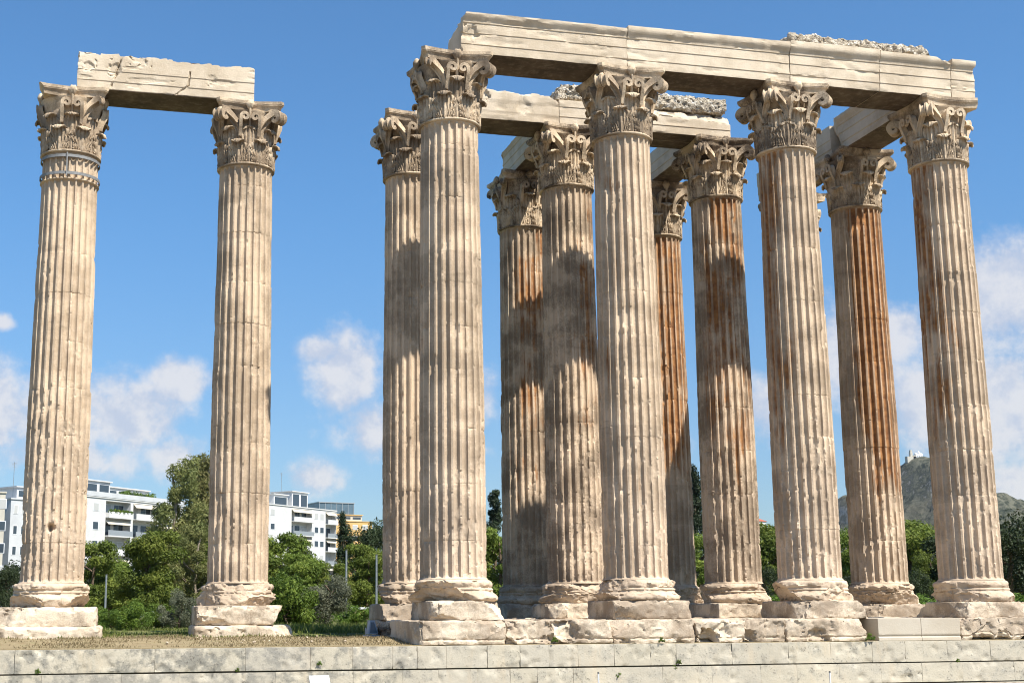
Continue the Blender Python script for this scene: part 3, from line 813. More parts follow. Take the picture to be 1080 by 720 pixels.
B4 = column('B4', 16.50, YB, 'strongly orange rust stained column seen between the two rightmost front columns', 20, rust=(2.1, 290), caprust=.6, crust=.3, capcrust=.7, worn=.85,
            base=.68, bamp=.08, lostv=(((2, -1), 'stub'), ((2, 1), 'gone')), bcuts=(((.2, -1.0, -.3), (.15, -1, -.5)),), plinth=(-1.0, 1.05, -1.15, 1.2, -.68, -1.1), pcuts=(((-.7, -.9, -.8), (-.8, -.6, .6)),))
A2 = column('A2', 5.5, YA, 'rear column with a crumbled round capital, left of the brown stained middle column', 21, rust=(.75, 290), caprust=.2, crust=.5, capcrust=.85, worn=1.0, capwear=.45,
            base=.62, bamp=.07, lostv=tuple(((k, s), 'gone' if (k+s) % 3 == 0 else 'stub') for k in range(4) for s in (-1, 1)))
A3 = column('A3', 11.0, YA, 'rear column peeping out right of the second front column, orange near the top', 22, rust=(1.05, 290), caprust=.2, crust=.3, capcrust=.6, worn=1.0,
            base=.62, bamp=.08, dents=((R(290), .15, .3, .12),))
A4 = column('A4', 16.8, YA, 'rear column almost wholly hidden behind the third front column', 23, rust=(.6, 270), crust=.3, capcrust=.6, worn=.9, base=.62, lostv=tuple(((k, s), 'gone') for k in range(4) for s in (-1, 1)), abcuts=(((-.88, 0, 2), (-1, 0, 0)), ((0, -.9, 2), (0, -1, 0))))

# steel hoops clamped round the top drum of the westmost column
for z_, rr in ((13.04, .905), (12.48, .915)):
    mb = MB(); n = 64
    V = [((rr+(.012 if j in (1, 2) else -.02))*math.cos(2*math.pi*i/n), (rr+(.012 if j in (1, 2) else -.02))*math.sin(2*math.pi*i/n), (z_, z_, z_+.09, z_+.09)[j]) for i in range(n) for j in range(4)]
    F = [(i*4+j, ((i+1) % n)*4+j, ((i+1) % n)*4+(j+1) % 4, i*4+(j+1) % 4) for i in range(n) for j in range(4)]
    mb.raw(V, F).build('steel_hoop', m_hoop, L1)
mb = MB()
mb.box(-.10, -.06, -.955, -.915, 12.40, 13.17).build('steel_hoop', m_hoop, L1)


# ------------------------------------------------------------------ lintels
def fascia(zs_rel, crown):
    """how far the face stands proud at each height (relative heights in m)"""
    p = np.zeros_like(zs_rel); p += .020*(zs_rel > .27); p += .020*(zs_rel > .62)
    if crown: p += .022*(zs_rel > .92)+.11*sstep(.94, 1.17, zs_rel)
    return p


def lintel(label, x0, x1, y0, y1, z0, z1, seed, rot=False, crown=True, cuts=(), topn=0.0, dents=(), cracks=(), steps=True, res=.06, rnd=.018, crust=.12, group='marble lintel blocks', z_lines=(.27, .62, .92)):
    """a lintel block; runs along x, or along y when rot"""
    Lx = x1-x0; xs = lin(0, Lx, res); h = z1-z0
    zl = list(lin(0, h, res))
    for q in z_lines:
        if q < h-.02: zl += [q-.006, q+.006]
    zl = np.unique(np.round(zl, 4)); ys = lin(0, y1-y0, .12)
    V, F = boxgrid(xs, ys, zl)
    yc = (y1-y0)/2
    lo, hi = (0, 0, 0), (Lx, y1-y0, h)
    V = wear_edges(V, lo, hi, rnd, seed, 3)
    if steps:
        pf = fascia(V[:, 2], crown); side = np.clip((np.abs(V[:, 1]-yc)/yc), 0, 1); V[:, 1] += np.sign(V[:, 1]-yc)*pf*side
    if topn: V[:, 2] -= np.where(V[:, 2] > h-.05, topn*(.5+.5*fbm(np.c_[V[:, 0]*.7, V[:, 1]*.5, V[:, 0]*0], seed, 4))+.05*np.maximum(fbm(V*3, seed+5, 3), 0), 0)
    V = rock(V, .005, 3.2, seed+1, 5)
    fl = fbm(V*np.array([1.1, 2, 5]), seed+2, 4); fr = V[:, 1] < .12; V[fr, 1] += sstep(.28, .42, fl[fr])*.022
    for i, (p, n) in enumerate(cuts): V = plane_cut(V, p, n, .07, seed+i*5, 3.0)
    for i, dn in enumerate(dents): V = dent(V, *dn, seed+i)
    for (pa, pb) in cracks:
        pa, pb = np.array(pa), np.array(pb); ab = pb-pa; P = V[:, [0, 2]]; k = np.clip(((P-pa)@ab)/(ab@ab), 0, 1); q = np.linalg.norm(P-(pa+k[:, None]*ab)+.04*fbm(V*3, seed, 3)[:, None], axis=1)
        V[:, 1] += np.where(fr, .13*np.exp(-(q/.020)**2), 0)
    low = V[F][:, :, 2].max(1) < .035  # underside faces that take the painted shade colour
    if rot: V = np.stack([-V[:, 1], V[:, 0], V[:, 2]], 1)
    o = link('lintel_block', make_mesh('lintel_block', V, F, m_beam, True, 28, mats=[m_beam, m_shade_crust], midx=low.astype(int)), None, (0, 0, crust, (seed*.137) % 1))
    o.location = (x0, y0, z0) if not rot else (x1, y0, z0)
    tag(o, label, 'lintel block', group); return o


def lintel_y(label, xa, xb, ya, yb, z0, z1, seed, **kw):
    """block running away from the viewer, west face at xa"""
    o = lintel(label, 0, yb-ya, 0, xb-xa, z0, z1, seed, rot=True, **kw); o.location = (xb, ya, z0); return o


ZB = H_NECK+CAPH+.004
YF, YK = -.85, .62
lintel('long front lintel block with a chipped left end, on the two left front columns', .17, 5.40, YF, YK, ZB, 16.56, 61, cuts=(((.10, .3, 1.1), (-1, 0, .55)), ((.06, 0, .55), (-1, -.35, 0))),
       dents=(((.3, 0, .62), .25, .08, (0, 1, 0)),))
lintel('front lintel block between the second and third front columns, smooth and banded', 5.41, 10.84, YF, YK, ZB, 16.64, 62)
lintel('front lintel block just right of the third front column, under the low rubble layer', 10.85, 13.98, YF, YK, ZB, 16.69, 63)
lintel('front lintel block left of the corner block, its top moulding broken at the right', 13.99, 16.56, YF, YK, ZB, 16.64, 64, cuts=(((2.2, .2, 1.24), (.4, 0, 1)),))
lintel('short corner lintel block at the right end of the front row, cornice jutting right', 16.57, 17.44, YF, YK, ZB, 16.62, 65, dents=(((.87, 0, 1.0), .15, .05, (-1, 0, 0)),))
lintel('cracked separate lintel block joining the two columns at the far left', -10.90, -5.33, YL-.85, YL+.62, ZB, 16.66, 66, crown=False, topn=.10, res=.03, z_lines=(.30,),
       cracks=(((3.05, 0.0), (3.45, .35)), ((3.45, .35), (3.5, .8)), ((1.0, .0), (1.25, .62)), ((1.2, .62), (1.4, 1.2))),
       dents=(((.35, 0, .72), .20, .05, (0, 1, 0)), ((1.15, 0, .70), .24, .055, (0, 1, 0)), ((1.9, 0, 1.15), .30, .06, (0, 1, 0)), ((4.2, 0, .62), .2, .03, (0, 1, 0))),
       cuts=(((2.2, -.0, 1.22), (.0, -.35, 1)), ((3.6, .5, 1.14), (.02, 0, 1)), ((-.0, -.0, .8), (-1, 0, .12))))
lintel('worn middle row lintel block with a gouged face, seen under the left front lintel', .35, 4.98, YB-.85, YB+.62, ZB, 16.42, 67, crown=False, topn=.12, z_lines=(.30,),
       cuts=(((.2, 0, 1.0), (-1, 0, .35)), ((2.4, 0, 1.02), (.05, -.5, 1)), ((4.3, 0, .95), (.8, -.1, 1))), dents=(((1.9, 0, .78), .28, .12, (0, 1, 0)), ((3.4, 0, .5), .3, .05, (0, 1, 0))))
lintel('half broken middle row lintel block with a slanting left end, below thick rubble', 7.6, 11.30, YB-.85, YB-.10, ZB, 16.30, 68, crown=True, z_lines=(.27, .62),
       cuts=(((.35, 0, .45), (-1, -.55, .45)), ((1.0, 0, .9), (-.6, -.2, 1)), ((2.4, .35, .93), (.05, -1.0, 1))))
lintel('piece of middle row lintel beneath the rubble lump, left of the second front capital', 4.99, 6.75, YB-.85, YB-.10, ZB, 16.22, 73, crown=False, z_lines=(.27, .62), cuts=(((1.5, 0, .6), (1, -.3, .3)),))
lintel('inner backing block of the middle row lintel, carrying the rubble', 4.99, 11.28, YB-.09, YB+.62, ZB, 16.30, 74, crown=False, steps=False)
lintel_y('short lintel block running back to the column with the crumbled capital, rounded front end', 4.95, 6.0, YB+.64, YA+.55, ZB, 16.45, 69, crown=True, cuts=(((4.7, .5, 1.0), (1, 0, .6)),), rnd=.05)
lintel_y('lintel block running back to the orange topped rear column, pale underside showing', 10.45, 11.6, YB+.64, YA+.55, ZB, 16.45, 70, crown=False, rnd=.04)
lintel_y('lintel block running back from the right end of the front lintel to the orange column', 15.75, 17.1, YK+.03, YB+.05, ZB, 16.62, 71, crown=True, cuts=(((4.1, 1.2, .5), (.5, .8, -.2)),), topn=.05, rnd=.03)
lintel_y('rear lintel block behind the orange column, showing left of its capital', 15.75, 17.1, YB+.06, YA+.7, ZB, 16.56, 72, crown=False, topn=.14, rnd=.05)


def rubble(label, lo, hi, seed, cuts=()):
    V, F = boxgrid(lin(lo[0], hi[0], .05), lin(lo[1], hi[1], .07), lin(lo[2], hi[2], .05))
    V = wear_edges(V, lo, hi, .12, seed, 2)
    c = np.floor(V*7.5)                                       # stones stand out by different amounts
    q = _hash(*(c.astype(np.int64).T), seed)-.5
    V = rock(V, .05, 6, seed, 4); V = V+np.stack([facet(V*7+k, seed+k) for k in range(3)], 1)*.05; V[:, 1] += np.where(V[:, 1] < (lo[1]+hi[1])/2, 1, -1)*.02*q; V[:, 2] += np.where(V[:, 2] > hi[2]-.15, .08*q, 0)
    for i, (p, n) in enumerate(cuts): V = plane_cut(V, p, n, .08, seed+i, 4)
    o = link('rubble_core', make_mesh('rubble_core', V, F, m_rubble, True, 30)); return tag(o, label, 'rubble', 'rubble concrete on the lintels')


rubble('thin layer of rubble concrete on top of the right part of the front lintel', (10.95, YF+.05, 16.70), (16.2, YK, 17.06), 81, cuts=(((15.9, -.5, 16.9), (1, -.3, .6)),))
rubble('thick broken rubble layer on the middle row lintel, reaching out right above its end', (8.2, YB-.72, 16.31), (11.28, YB+.6, 16.84), 82)
rubble('rubble lump on the middle row lintel just left of the second front capital', (4.95, YB-.72, 16.31), (6.6, YB+.6, 16.86), 83, cuts=(((5.1, YB, 16.8), (-1, 0, .5)),))


# ------------------------------------------------------------------ rough blocks of the top step under the front row
def step_block(label, x0, x1, y0, y1, z0, z1, seed, mat=None, cuts=(), dents=(), rnd=.035, amp=.014, crust=.38, grp='rough blocks of the top step'):
    o = link('step_block', slab('step_block', (x0, y0, z0), (x1, y1, z1), mat or m_block, seed, .042, rnd, amp, cuts, dents, nb=0 if mat else 5, bd=.08, lip=True), None, (0, 0, crust, (seed*.173) % 1))
    return tag(o, label, 'stone block', grp)


ZT, ZBt = -1.106, -1.735
FY = -1.72
Bk = [('long smooth step block under the plinth at the left end of the front row', -1.45, 1.05, dict(cuts=(((-1.25, FY, -1.4), (-1, -.5, .1)),))),
      ('short step block with a scooped rough face, second from the left', 1.06, 2.36, dict(dents=(((1.7, FY, -1.42), .62, .13, (0, 1, 0)), ((2.25, FY, -1.65), .2, .1, (0, 1, 0))))),
      ('red veined broken step block left of the second front plinth', 2.37, 4.06, dict(dents=(((2.75, FY, -1.38), .42, .2, (0, 1, 0)), ((3.2, FY, -1.7), .3, .06, (0, 1, 0))), crust=.5)),
      ('wide flat step block directly under the second front plinth', 4.07, 6.48, dict(dents=(((4.4, FY, -1.72), .12, .1, (0, 1, 0)), ((6.0, FY, -1.72), .12, .09, (0, 1, 0))), rnd=.03)),
      ('step block hollowed like a cave at its lower left, right of the second front plinth', 6.49, 7.98, dict(dents=(((6.9, FY, -1.70), .38, .35, (0, 1, .3)), ((7.3, FY, -1.35), .25, .08, (0, 1, 0))))),
      ('step block with a cut notch at its left end, left of the third front plinth', 7.99, 9.22, dict(dents=(((8.1, FY, -1.55), .22, .16, (0, 1, 0)), ((8.8, FY, -1.3), .2, .03, (0, 1, 0))))),
      ('battered step block under the third front plinth with a broken round right end', 9.23, 11.85, dict(cuts=(((11.6, FY, -1.3), (1, -.6, .55)), ((11.75, FY, -1.5), (1, -.3, .1))), dents=(((10.2, FY, -1.62), .35, .16, (0, 1, 0)),), crust=.35)),
      ('clean new marble step block, left one of the pale pair right of the gap', 12.12, 13.50, dict(mat=m_clean, rnd=.008, amp=.003, crust=.0)),
      ('clean new marble step block touching the old block under the rightmost front plinth', 13.51, 14.78, dict(mat=m_clean, rnd=.008, amp=.003, crust=.0)),
      ('old step block with a dark gap below it, under the rightmost front plinth', 14.79, 17.3, dict(dents=(((15.6, FY, -1.74), .5, .09, (0, .6, 1)), ((16.2, FY, -1.74), .3, .08, (0, .6, 1))))),
      ('old step block beyond the rightmost front plinth, running out of the photo', 17.31, 19.8, dict())]
for i, (lb, a, b, kw) in enumerate(Bk):
    step_block(lb, a, b, FY, 1.6, ZBt, ZT, 200+i, **kw)
# second line of foundation blocks that carries the middle and rear rows
for i, (lb, a, b, yy0, yy1) in enumerate([
        ('low foundation block under the brown stained middle column', 3.6, 7.2, 3.2, 6.9), ('low foundation block under the rust streaked middle column', 9.2, 12.9, 3.2, 6.9),
        ('low foundation block under the orange rust stained column', 14.7, 18.4, 3.2, 6.9),
        ('low foundation block under the rear column with the crumbled capital', 3.6, 7.3, 8.4, 12.0), ('low foundation block under the orange topped rear column', 9.2, 12.9, 8.4, 12.0),
        ('low foundation block under the rear column hidden behind the third front one', 14.7, 18.4, 8.4, 12.0)]):
    step_block(lb, a, b, yy0, yy1, -1.75, ZT, 230+i, grp='foundation blocks of the back rows')
step_block('dark rough boulder block behind the left end of the front step, beside the grass', -1.62, -.5, 1.75, 3.1, -1.75, -1.18, 240, rnd=.14, amp=.05, crust=.9, grp='foundation blocks of the back rows')


# ------------------------------------------------------------------ foliage
def leaves(centres, radii, per, size, rng, aspect=1.6, flat=1.0, up_bias=.35, tint=None):
    """many small leaf faces spread through clumps; returns V, F, tint"""
    C0 = np.asarray(centres, float); Rr = np.asarray(radii, float); n = len(C0)
    per = np.broadcast_to(per, (n,)).astype(int); idx = np.repeat(np.arange(n), per); m = len(idx)
    d = rng.normal(size=(m, 3)); d /= np.linalg.norm(d, axis=1, keepdims=True)
    rad = rng.random(m)**.42
    rad *= 1+.22*fbm(C0[idx]+d*2.1, 5, 3)
    p = C0[idx]+d*rad[:, None]*Rr[idx]*np.array([1, 1, flat])
    nrm = d*.8+rng.normal(size=(m, 3))*.55+np.array([0, 0, up_bias]); nrm /= np.linalg.norm(nrm, axis=1, keepdims=True)
    a = np.cross(nrm, rng.normal(size=(m, 3))); a /= np.linalg.norm(a, axis=1, keepdims=True)+1e-9; b = np.cross(nrm, a)
    s = (size*rng.uniform(.55, 1.35, m))[:, None]
    V = np.stack([p-a*s*aspect, p-b*s*.55+nrm*s*.15, p+a*s*aspect, p+b*s*.55+nrm*s*.15], 1).reshape(-1, 3)
    F = np.arange(m*4).reshape(m, 4)
    ct = rng.random(n) if tint is None else np.asarray(tint)
    t = np.clip(.55*ct[idx]+.45*rng.random(m), 0, 1)
    return V, F, t


def limbs(mb, base, top, r0, rng, targets, wob=.2):
    base = Vector(base); top = Vector(top); n = 6; pts = []
    for i in range(n+1):
        k = i/n; p = base.lerp(top, k); p += Vector((rng.normal()*wob*k*.5, rng.normal()*wob*k*.5, 0)); pts.append(p)
    mb.tube(pts, [r0*(1-.72*i/n) for i in range(n+1)], 9)
    for c in targets:
        c = Vector(c); k = min(.95, max(.25, (c.z-base.z)/(top.z-base.z)*.75)); i = k*n; q = pts[int(i)].lerp(pts[min(n, int(i)+1)], i-int(i))
        mid = q.lerp(c, .5)+Vector((0, 0, -.08*(c-q).length)); mb.tube([q, mid, c], [r0*.42*(1-k*.5), r0*.25, r0*.08], 6)


PROTO = {}


def tree_proto(kind, var):
    rng = np.random.default_rng(hash((kind, var)) % 1 + {'pine': 10, 'euc': 20, 'olive': 30, 'cypress': 40, 'oak': 50, 'bush': 60, 'conifer': 70}[kind]+var*7)
    mb = MB(); h = 1.0
    if kind == 'pine':          # broad Aleppo pine, 6.5 m
        H = 6.5; cs, rs = [], []
        for k in range(38):
            a = rng.random()*2*math.pi; zz = rng.uniform(.10, .95); rr = 2.7*math.sqrt(max(.04, 1-((zz-.45)/.58)**2))*rng.uniform(.35, 1.0)
            cs.append((rr*math.cos(a), rr*math.sin(a), H*zz)); q = rng.uniform(.65, 1.15); rs.append((q, q, q))
        V, F, T = leaves(cs, rs, 520, .09, rng, 1.5, .62); limbs(mb, (0, 0, -.2), (.2, .1, H*.85), .2, rng, cs[:14]); m, bm_ = m_pine, m_bark
    elif kind == 'euc':         # tall loose eucalyptus, 11 m
        H = 11.; cs, rs = [], []
        for k in range(48):
            a = rng.random()*2*math.pi; zz = rng.uniform(.22, .98); rr = 2.5*math.sqrt(max(.03, 1-((zz-.55)/.52)**2))*rng.uniform(.3, 1.0)
            cs.append((rr*math.cos(a), rr*math.sin(a), H*zz)); q = rng.uniform(.42, .85); rs.append((q, q, q*1.15))
        V, F, T = leaves(cs, rs, 320, .085, rng, 1.9, 1.1, .0); limbs(mb, (0, 0, -.2), (.4, .2, H*.9), .24, rng, cs[:22], .5); m, bm_ = m_euc, m_palebark
    elif kind == 'olive':
        H = 3.4; cs, rs = [], []
        for k in range(26):
            a = rng.random()*2*math.pi; zz = rng.uniform(.16, .92); rr = 1.75*math.sqrt(max(.05, 1-((zz-.45)/.6)**2))*rng.uniform(.3, 1.0)
            cs.append((rr*math.cos(a), rr*math.sin(a), H*zz)); q = rng.uniform(.4, .7); rs.append((q, q, q))
        V, F, T = leaves(cs, rs, 420, .05, rng, 2.0, 1.0, .1); limbs(mb, (0, 0, -.2), (.2, 0, H*.8), .17, rng, cs[:12], .4); m, bm_ = m_olive, m_bark
    elif kind == 'cypress':     # dark column, 10 m
        H = 10.; cs, rs = [], []
        for k in range(46):
            zz = rng.uniform(.06, .97); a = rng.random()*2*math.pi; env = 1.15*min(1, (1-zz)*2.2)**.7*min(1, .5+zz*2.5); rr = env*rng.uniform(.25, .85)
            cs.append((rr*math.cos(a), rr*math.sin(a), H*zz)); q = rng.uniform(.28, .5); rs.append((q, q, q*1.9))
        V, F, T = leaves(cs, rs, 260, .07, rng, 1.7, 1.0, .5); limbs(mb, (0, 0, -.2), (0, 0, H*.95), .2, rng, [], .05); m, bm_ = m_cyp, m_bark
    elif kind == 'conifer':
        H = 10.; cs, rs = [], []
        for k in range(34):
            zz = rng.uniform(.15, .97); a = rng.random()*2*math.pi; env = 1.9*(1.03-zz)**.8; rr = env*rng.uniform(.3, .95)
            cs.append((rr*math.cos(a), rr*math.sin(a), H*zz)); q = rng.uniform(.45, .75)*(1.15-zz*.5); rs.append((q, q, q))
        V, F, T = leaves(cs, rs, 300, .08, rng, 1.6, .8, .2); limbs(mb, (0, 0, -.2), (0, 0, H*.97), .2, rng, cs[:14], .08); m, bm_ = m_cyp, m_bark
    elif kind == 'oak':
        H = 6.0; cs, rs = [], []
        for k in range(30):
            a = rng.random()*2*math.pi; zz = rng.uniform(.14, .94); rr = 2.8*math.sqrt(max(.05, 1-((zz-.42)/.6)**2))*rng.uniform(.35, 1.0)
            cs.append((rr*math.cos(a), rr*math.sin(a), H*zz)); q = rng.uniform(.65, 1.1); rs.append((q, q, q))
        V, F, T = leaves(cs, rs, 430, .075, rng, 1.5, .9, .2); limbs(mb, (0, 0, -.2), (.2, .1, H*.8), .22, rng, cs[:12], .3); m, bm_ = m_oak, m_bark
    else:                        # bush, 1.6 m
        H = 1.6; cs, rs = [], []
        for k in range(20):
            a = rng.random()*2*math.pi; zz = rng.uniform(.10, .82); rr = 1.25*math.sqrt(max(.05, 1-(zz/1.0)**2))*rng.uniform(.2, 1.0)
            cs.append((rr*math.cos(a), rr*math.sin(a), H*zz)); q = rng.uniform(.28, .5); rs.append((q, q, q))
        V, F, T = leaves(cs, rs, 330, .045, rng, 1.6, .9, .3); limbs(mb, (0, 0, -.1), (0, 0, H*.7), .05, rng, cs[:10], .3); m, bm_ = m_bush, m_bark
    crown = make_mesh('crown', V, F, m, False, attr=T)
    trunk = make_mesh('trunk', np.array(mb.v), mb.f, bm_, True, 60)
    return H, crown, trunk


NAMES = {'pine': ('pine_tree', 'tree'), 'euc': ('eucalyptus_tree', 'tree'), 'olive': ('olive_tree', 'tree'), 'cypress': ('cypress_tree', 'tree'), 'conifer': ('conifer_tree', 'tree'), 'oak': ('broadleaf_tree', 'tree'), 'bush': ('bush', 'bush')}


def plant(kind, px, y, top_px, label, wscale=1.0, var=0, rz=None, group=None):
    """tree standing at photo column px on depth y whose top reaches photo row top_px"""
    key = (kind, var)
    if key not in PROTO: PROTO[key] = tree_proto(kind, var)
    H, crown, trunk = PROTO[key]
    p = at_y(px, 640, y); zt = at_y(px, top_px, y)[2]; s = (zt-ZG)/H
    nm, cat = NAMES[kind]
    o = thing(nm, label, cat, (p[0], y, ZG), (px*.37 % 6.28) if rz is None else rz, group)
    o.scale = (s*wscale, s*wscale, s)
    link('crown' if kind != 'bush' else 'foliage', crown, o); link('trunk' if kind != 'bush' else 'stem', trunk, o)
    return o


TG = 'trees behind the temple'
TREES = [
    ('euc', 181, 62, 487, 'tall loose eucalyptus left of the second column, upper crown against the sky', 1.0, 0),
    ('euc', 216, 66, 486, 'tall eucalyptus half hidden behind the second column from the left', 1.0, 1),
    ('euc', 205, 58, 556, 'low dull green eucalyptus behind the left side of the second column', 1.2, 0),
    ('pine', 158, 48, 560, 'broad bright green pine left of the second column', .95, 0),
    ('pine', 97, 52, 566, 'bright pine touching the right edge of the westmost column', .9, 2),
    ('pine', 126, 66, 596, 'low pine in front of the white balcony building', 1.1, 2),
    ('pine', 114, 58, 588, 'pine in the middle of the gap right of the westmost column', 1.1, 0),
    ('pine', 272, 58, 572, 'pine close to the right edge of the second column from the left', 1.1, 0),
    ('euc', 232, 70, 500, 'eucalyptus hidden behind the second column from the left', 1.1, 0),
    ('oak', 6, 52, 596, 'dark tree at the left edge of the photo', 1.0, 0),
    ('oak', 40, 60, 600, 'dark tree hidden behind the westmost column', 1.0, 1),
    ('pine', 250, 60, 560, 'pine hidden behind the second column from the left', 1.1, 2),
    ('pine', 298, 64, 558, 'bright green pine right of the second column, highest of that group', 1.0, 2),
    ('pine', 318, 52, 583, 'rounded yellow green pine below the white block on the right', 1.0, 0),
    ('pine', 345, 62, 588, 'pine between the rounded pine and the dark cypress', 1.0, 2),
    ('cypress', 362, 70, 538, 'dark cypress standing up before the ochre building', 1.0, 0),
    ('pine', 387, 66, 573, 'round bright pine right of the dark cypress', .9, 0),
    ('oak', 396, 80, 550, 'dark tree left of the half hidden column, before the ochre building', .8, 0),
    ('olive', 344, 26, 606, 'grey green olive tree on the grass between the two groups of columns', 1.05, 0),
    ('olive', 190, 22, 622, 'dull olive shrub left of the second column', .95, 1),
    ('bush', 303, 24, 600, 'fresh green tall bush right of the second plinth', .75, 1),
    ('conifer', 523, 80, 513, 'dark conifer between the left front column and the rear columns', .85, 0),
    ('pine', 526, 60, 556, 'bright pine below the dark conifer', 1.0, 0),
    ('pine', 470, 60, 572, 'pine hidden behind the left front column', 1.1, 2),
    ('pine', 585, 62, 570, 'pine hidden behind the brown stained column', 1.1, 1),
    ('pine', 640, 60, 562, 'pine seen in the slit left of the second front column', 1.1, 0),
    ('cypress', 737, 84, 488, 'tall dark cypress between the rear column and the rust streaked column', .9, 0),
    ('pine', 732, 58, 556, 'pine at the foot of the tall dark cypress', 1.0, 2),
    ('pine', 690, 64, 560, 'pine hidden behind the second front column', 1.1, 1),
    ('pine', 808, 60, 551, 'pine between the rust streaked column and the third front column', 1.0, 0),
    ('oak', 806, 44, 592, 'dark low tree under the pine left of the third front column', .8, 1),
    ('pine', 850, 66, 552, 'pine hidden behind the third front column', 1.1, 2),
    ('pine', 888, 58, 554, 'bright pine left of the orange column', 1.0, 1),
    ('oak', 900, 46, 604, 'dark low tree left of the orange column', .8, 0),
    ('pine', 962, 60, 546, 'bright pine below the chapel hill', 1.05, 0),
    ('pine', 985, 54, 580, 'low pine touching the rightmost front column', .9, 2),
    ('oak', 964, 42, 600, 'dark low tree right of the orange column', .85, 1),
    ('pine', 925, 70, 556, 'pine hidden behind the orange column', 1.1, 2),
    ('oak', 1020, 54, 556, 'dark tree hidden behind the rightmost front column', 1.1, 0),
    ('oak', 1066, 46, 542, 'big dark tree at the right edge of the photo', 1.15, 1),
    ('oak', 1120, 52, 540, 'dark tree outside the right edge', 1.2, 0),
    ('pine', 1180, 60, 546, 'pine outside the right edge', 1.2, 1),
    ('pine', -50, 56, 580, 'pine outside the left edge', 1.2, 1),
    ('oak', -110, 60, 585, 'dark tree outside the left edge', 1.2, 0),
    ('bush', 140, 17, 632, 'round bright green bush on the grass between the two left columns', .95, 0),
    ('bush', 118, 22, 640, 'low green bush left of the round bright bush', 1.0, 1),
    ('bush', 172, 24, 634, 'dark green bush right of the round bright bush', 1.1, 1),
    ('bush', 95, 26, 634, 'low bush at the right side of the westmost plinth', 1.2, 0),
    ('bush', 210, 26, 634, 'bush behind the second plinth', 1.3, 0),
    ('bush', 376, 30, 636, 'low bush under the thin poles', 1.3, 1),
    ('bush', 325, 28, 632, 'low green bush left of the olive tree', 1.4, 0),
    ('bush', 520, 30, 634, 'bush in the gap right of the left front column', 1.6, 0),
    ('bush', 725, 34, 632, 'bush in the gap beside the rear column', 1.6, 1),
    ('bush', 812, 30, 628, 'bush in the gap left of the third front column', 1.7, 0),
    ('bush', 892, 30, 626, 'bush in the gap left of the orange column', 1.7, 1),
    ('bush', 972, 30, 626, 'bush in the gap left of the rightmost front column', 1.7, 0),
    ('bush', 1070, 32, 622, 'bush at the foot of the big dark tree on the right', 1.7, 1),
]
for (k, px, y, tp, lb, ws, var) in TREES: plant(k, px, y, tp, lb, ws, var, group=TG if k != 'bush' else 'bushes behind the temple')


# far wood that reads as one mass
def far_wood():
    rng = np.random.default_rng(77); cs, rs = [], []
    for k in range(900):
        px = rng.uniform(-500, 1700); y = rng.uniform(95, 150); p = at_y(px, 640, y); hh = rng.uniform(4.0, 6.6)
        cs.append((p[0], y, ZG+hh*rng.uniform(.3, .85))); q = rng.uniform(1.1, 2.0); rs.append((q, q, q))
    V, F, T = leaves(cs, rs, 130, .2, rng, 1.4, .85, .2)
    o = link('far_wood', make_mesh('far_wood', V, F, m_oak, False, attr=T)); tag(o, 'dark mass of distant trees closing the gaps behind the temple', 'wood', kind='stuff')


far_wood()


# grass and stones on the platform
def tufts(name, label, n, region, hgt, mat, seed, mask=None):
    rng = np.random.default_rng(seed); V, T = [], []
    x = rng.uniform(region[0], region[1], n); y = rng.uniform(region[2], region[3], n)
    P = np.stack([x, y, 0*x], 1); k = fbm(P*.5, seed, 3)+.25*rng.normal(size=n) > (mask if mask is not None else -9)
    P = P[k]; n = len(P); nn = fbm(P*.35+5, 3, 4)*.10+fbm(P*2.2, 5, 3)*.03
    P[:, 2] = ZG+nn*sstep(-1.7, .5, P[:, 1])-.16*(1-sstep(-1.7, 2.4, P[:, 1]))-.01
    a = rng.uniform(0, 6.28, n); h = hgt*rng.uniform(.4, 1.3, n); w = .006+.006*rng.random(n); d = np.stack([np.cos(a), np.sin(a), 0*a], 1); ln = rng.normal(size=(n, 3))*.35; ln[:, 2] = 1
    V = np.stack([P-d*w[:, None]*1.5, P+d*w[:, None]*1.5, P+ln*h[:, None]*.6+d*w[:, None], P+ln*h[:, None]-d*w[:, None]*.3], 1).reshape(-1, 3)
    o = link(name, make_mesh(name, V, np.arange(n*4).reshape(n, 4), mat, False, attr=rng.random(n))); tag(o, label, 'grass', kind='stuff')


tufts('dry_grass', 'short straw coloured dry grass on the soil above the wall', 26000, (-15, -1.0, -1.5, 6.0), .06, m_straw, 5, .02)
tufts('green_grass', 'green grass patches between and behind the plinths', 42000, (-14, 2, 3.2, 20), .10, m_grass, 6, .0)
tufts('weed_fringe', 'taller green weeds under the olive tree', 16000, (-5, 2.5, 7.5, 24), .26, m_grass, 8, -.05)
rng = random.Random(9)
peb = slab('pebble', (-.06, -.045, 0), (.06, .045, .06), m_block, 3, .03, .03, .012, nb=0)
for i in range(40):
    x = rng.gauss(-5.0, 2.0); y = rng.uniform(-.6, 3.4)
    if not -13 < x < -1.9: continue
    o = link('pebble', peb, None, (0, 0, .1, rng.random())); o.location = (x, y, ZG-.1*(1-(y+1.7)/4.2)-.02); o.rotation_euler = (rng.random(), rng.random(), rng.random()*6); s = rng.uniform(.25, .9); o.scale = (s, s, s)
    tag(o, 'small pale stone lying on the dry soil above the wall', 'stone', 'small stones on the dry soil')


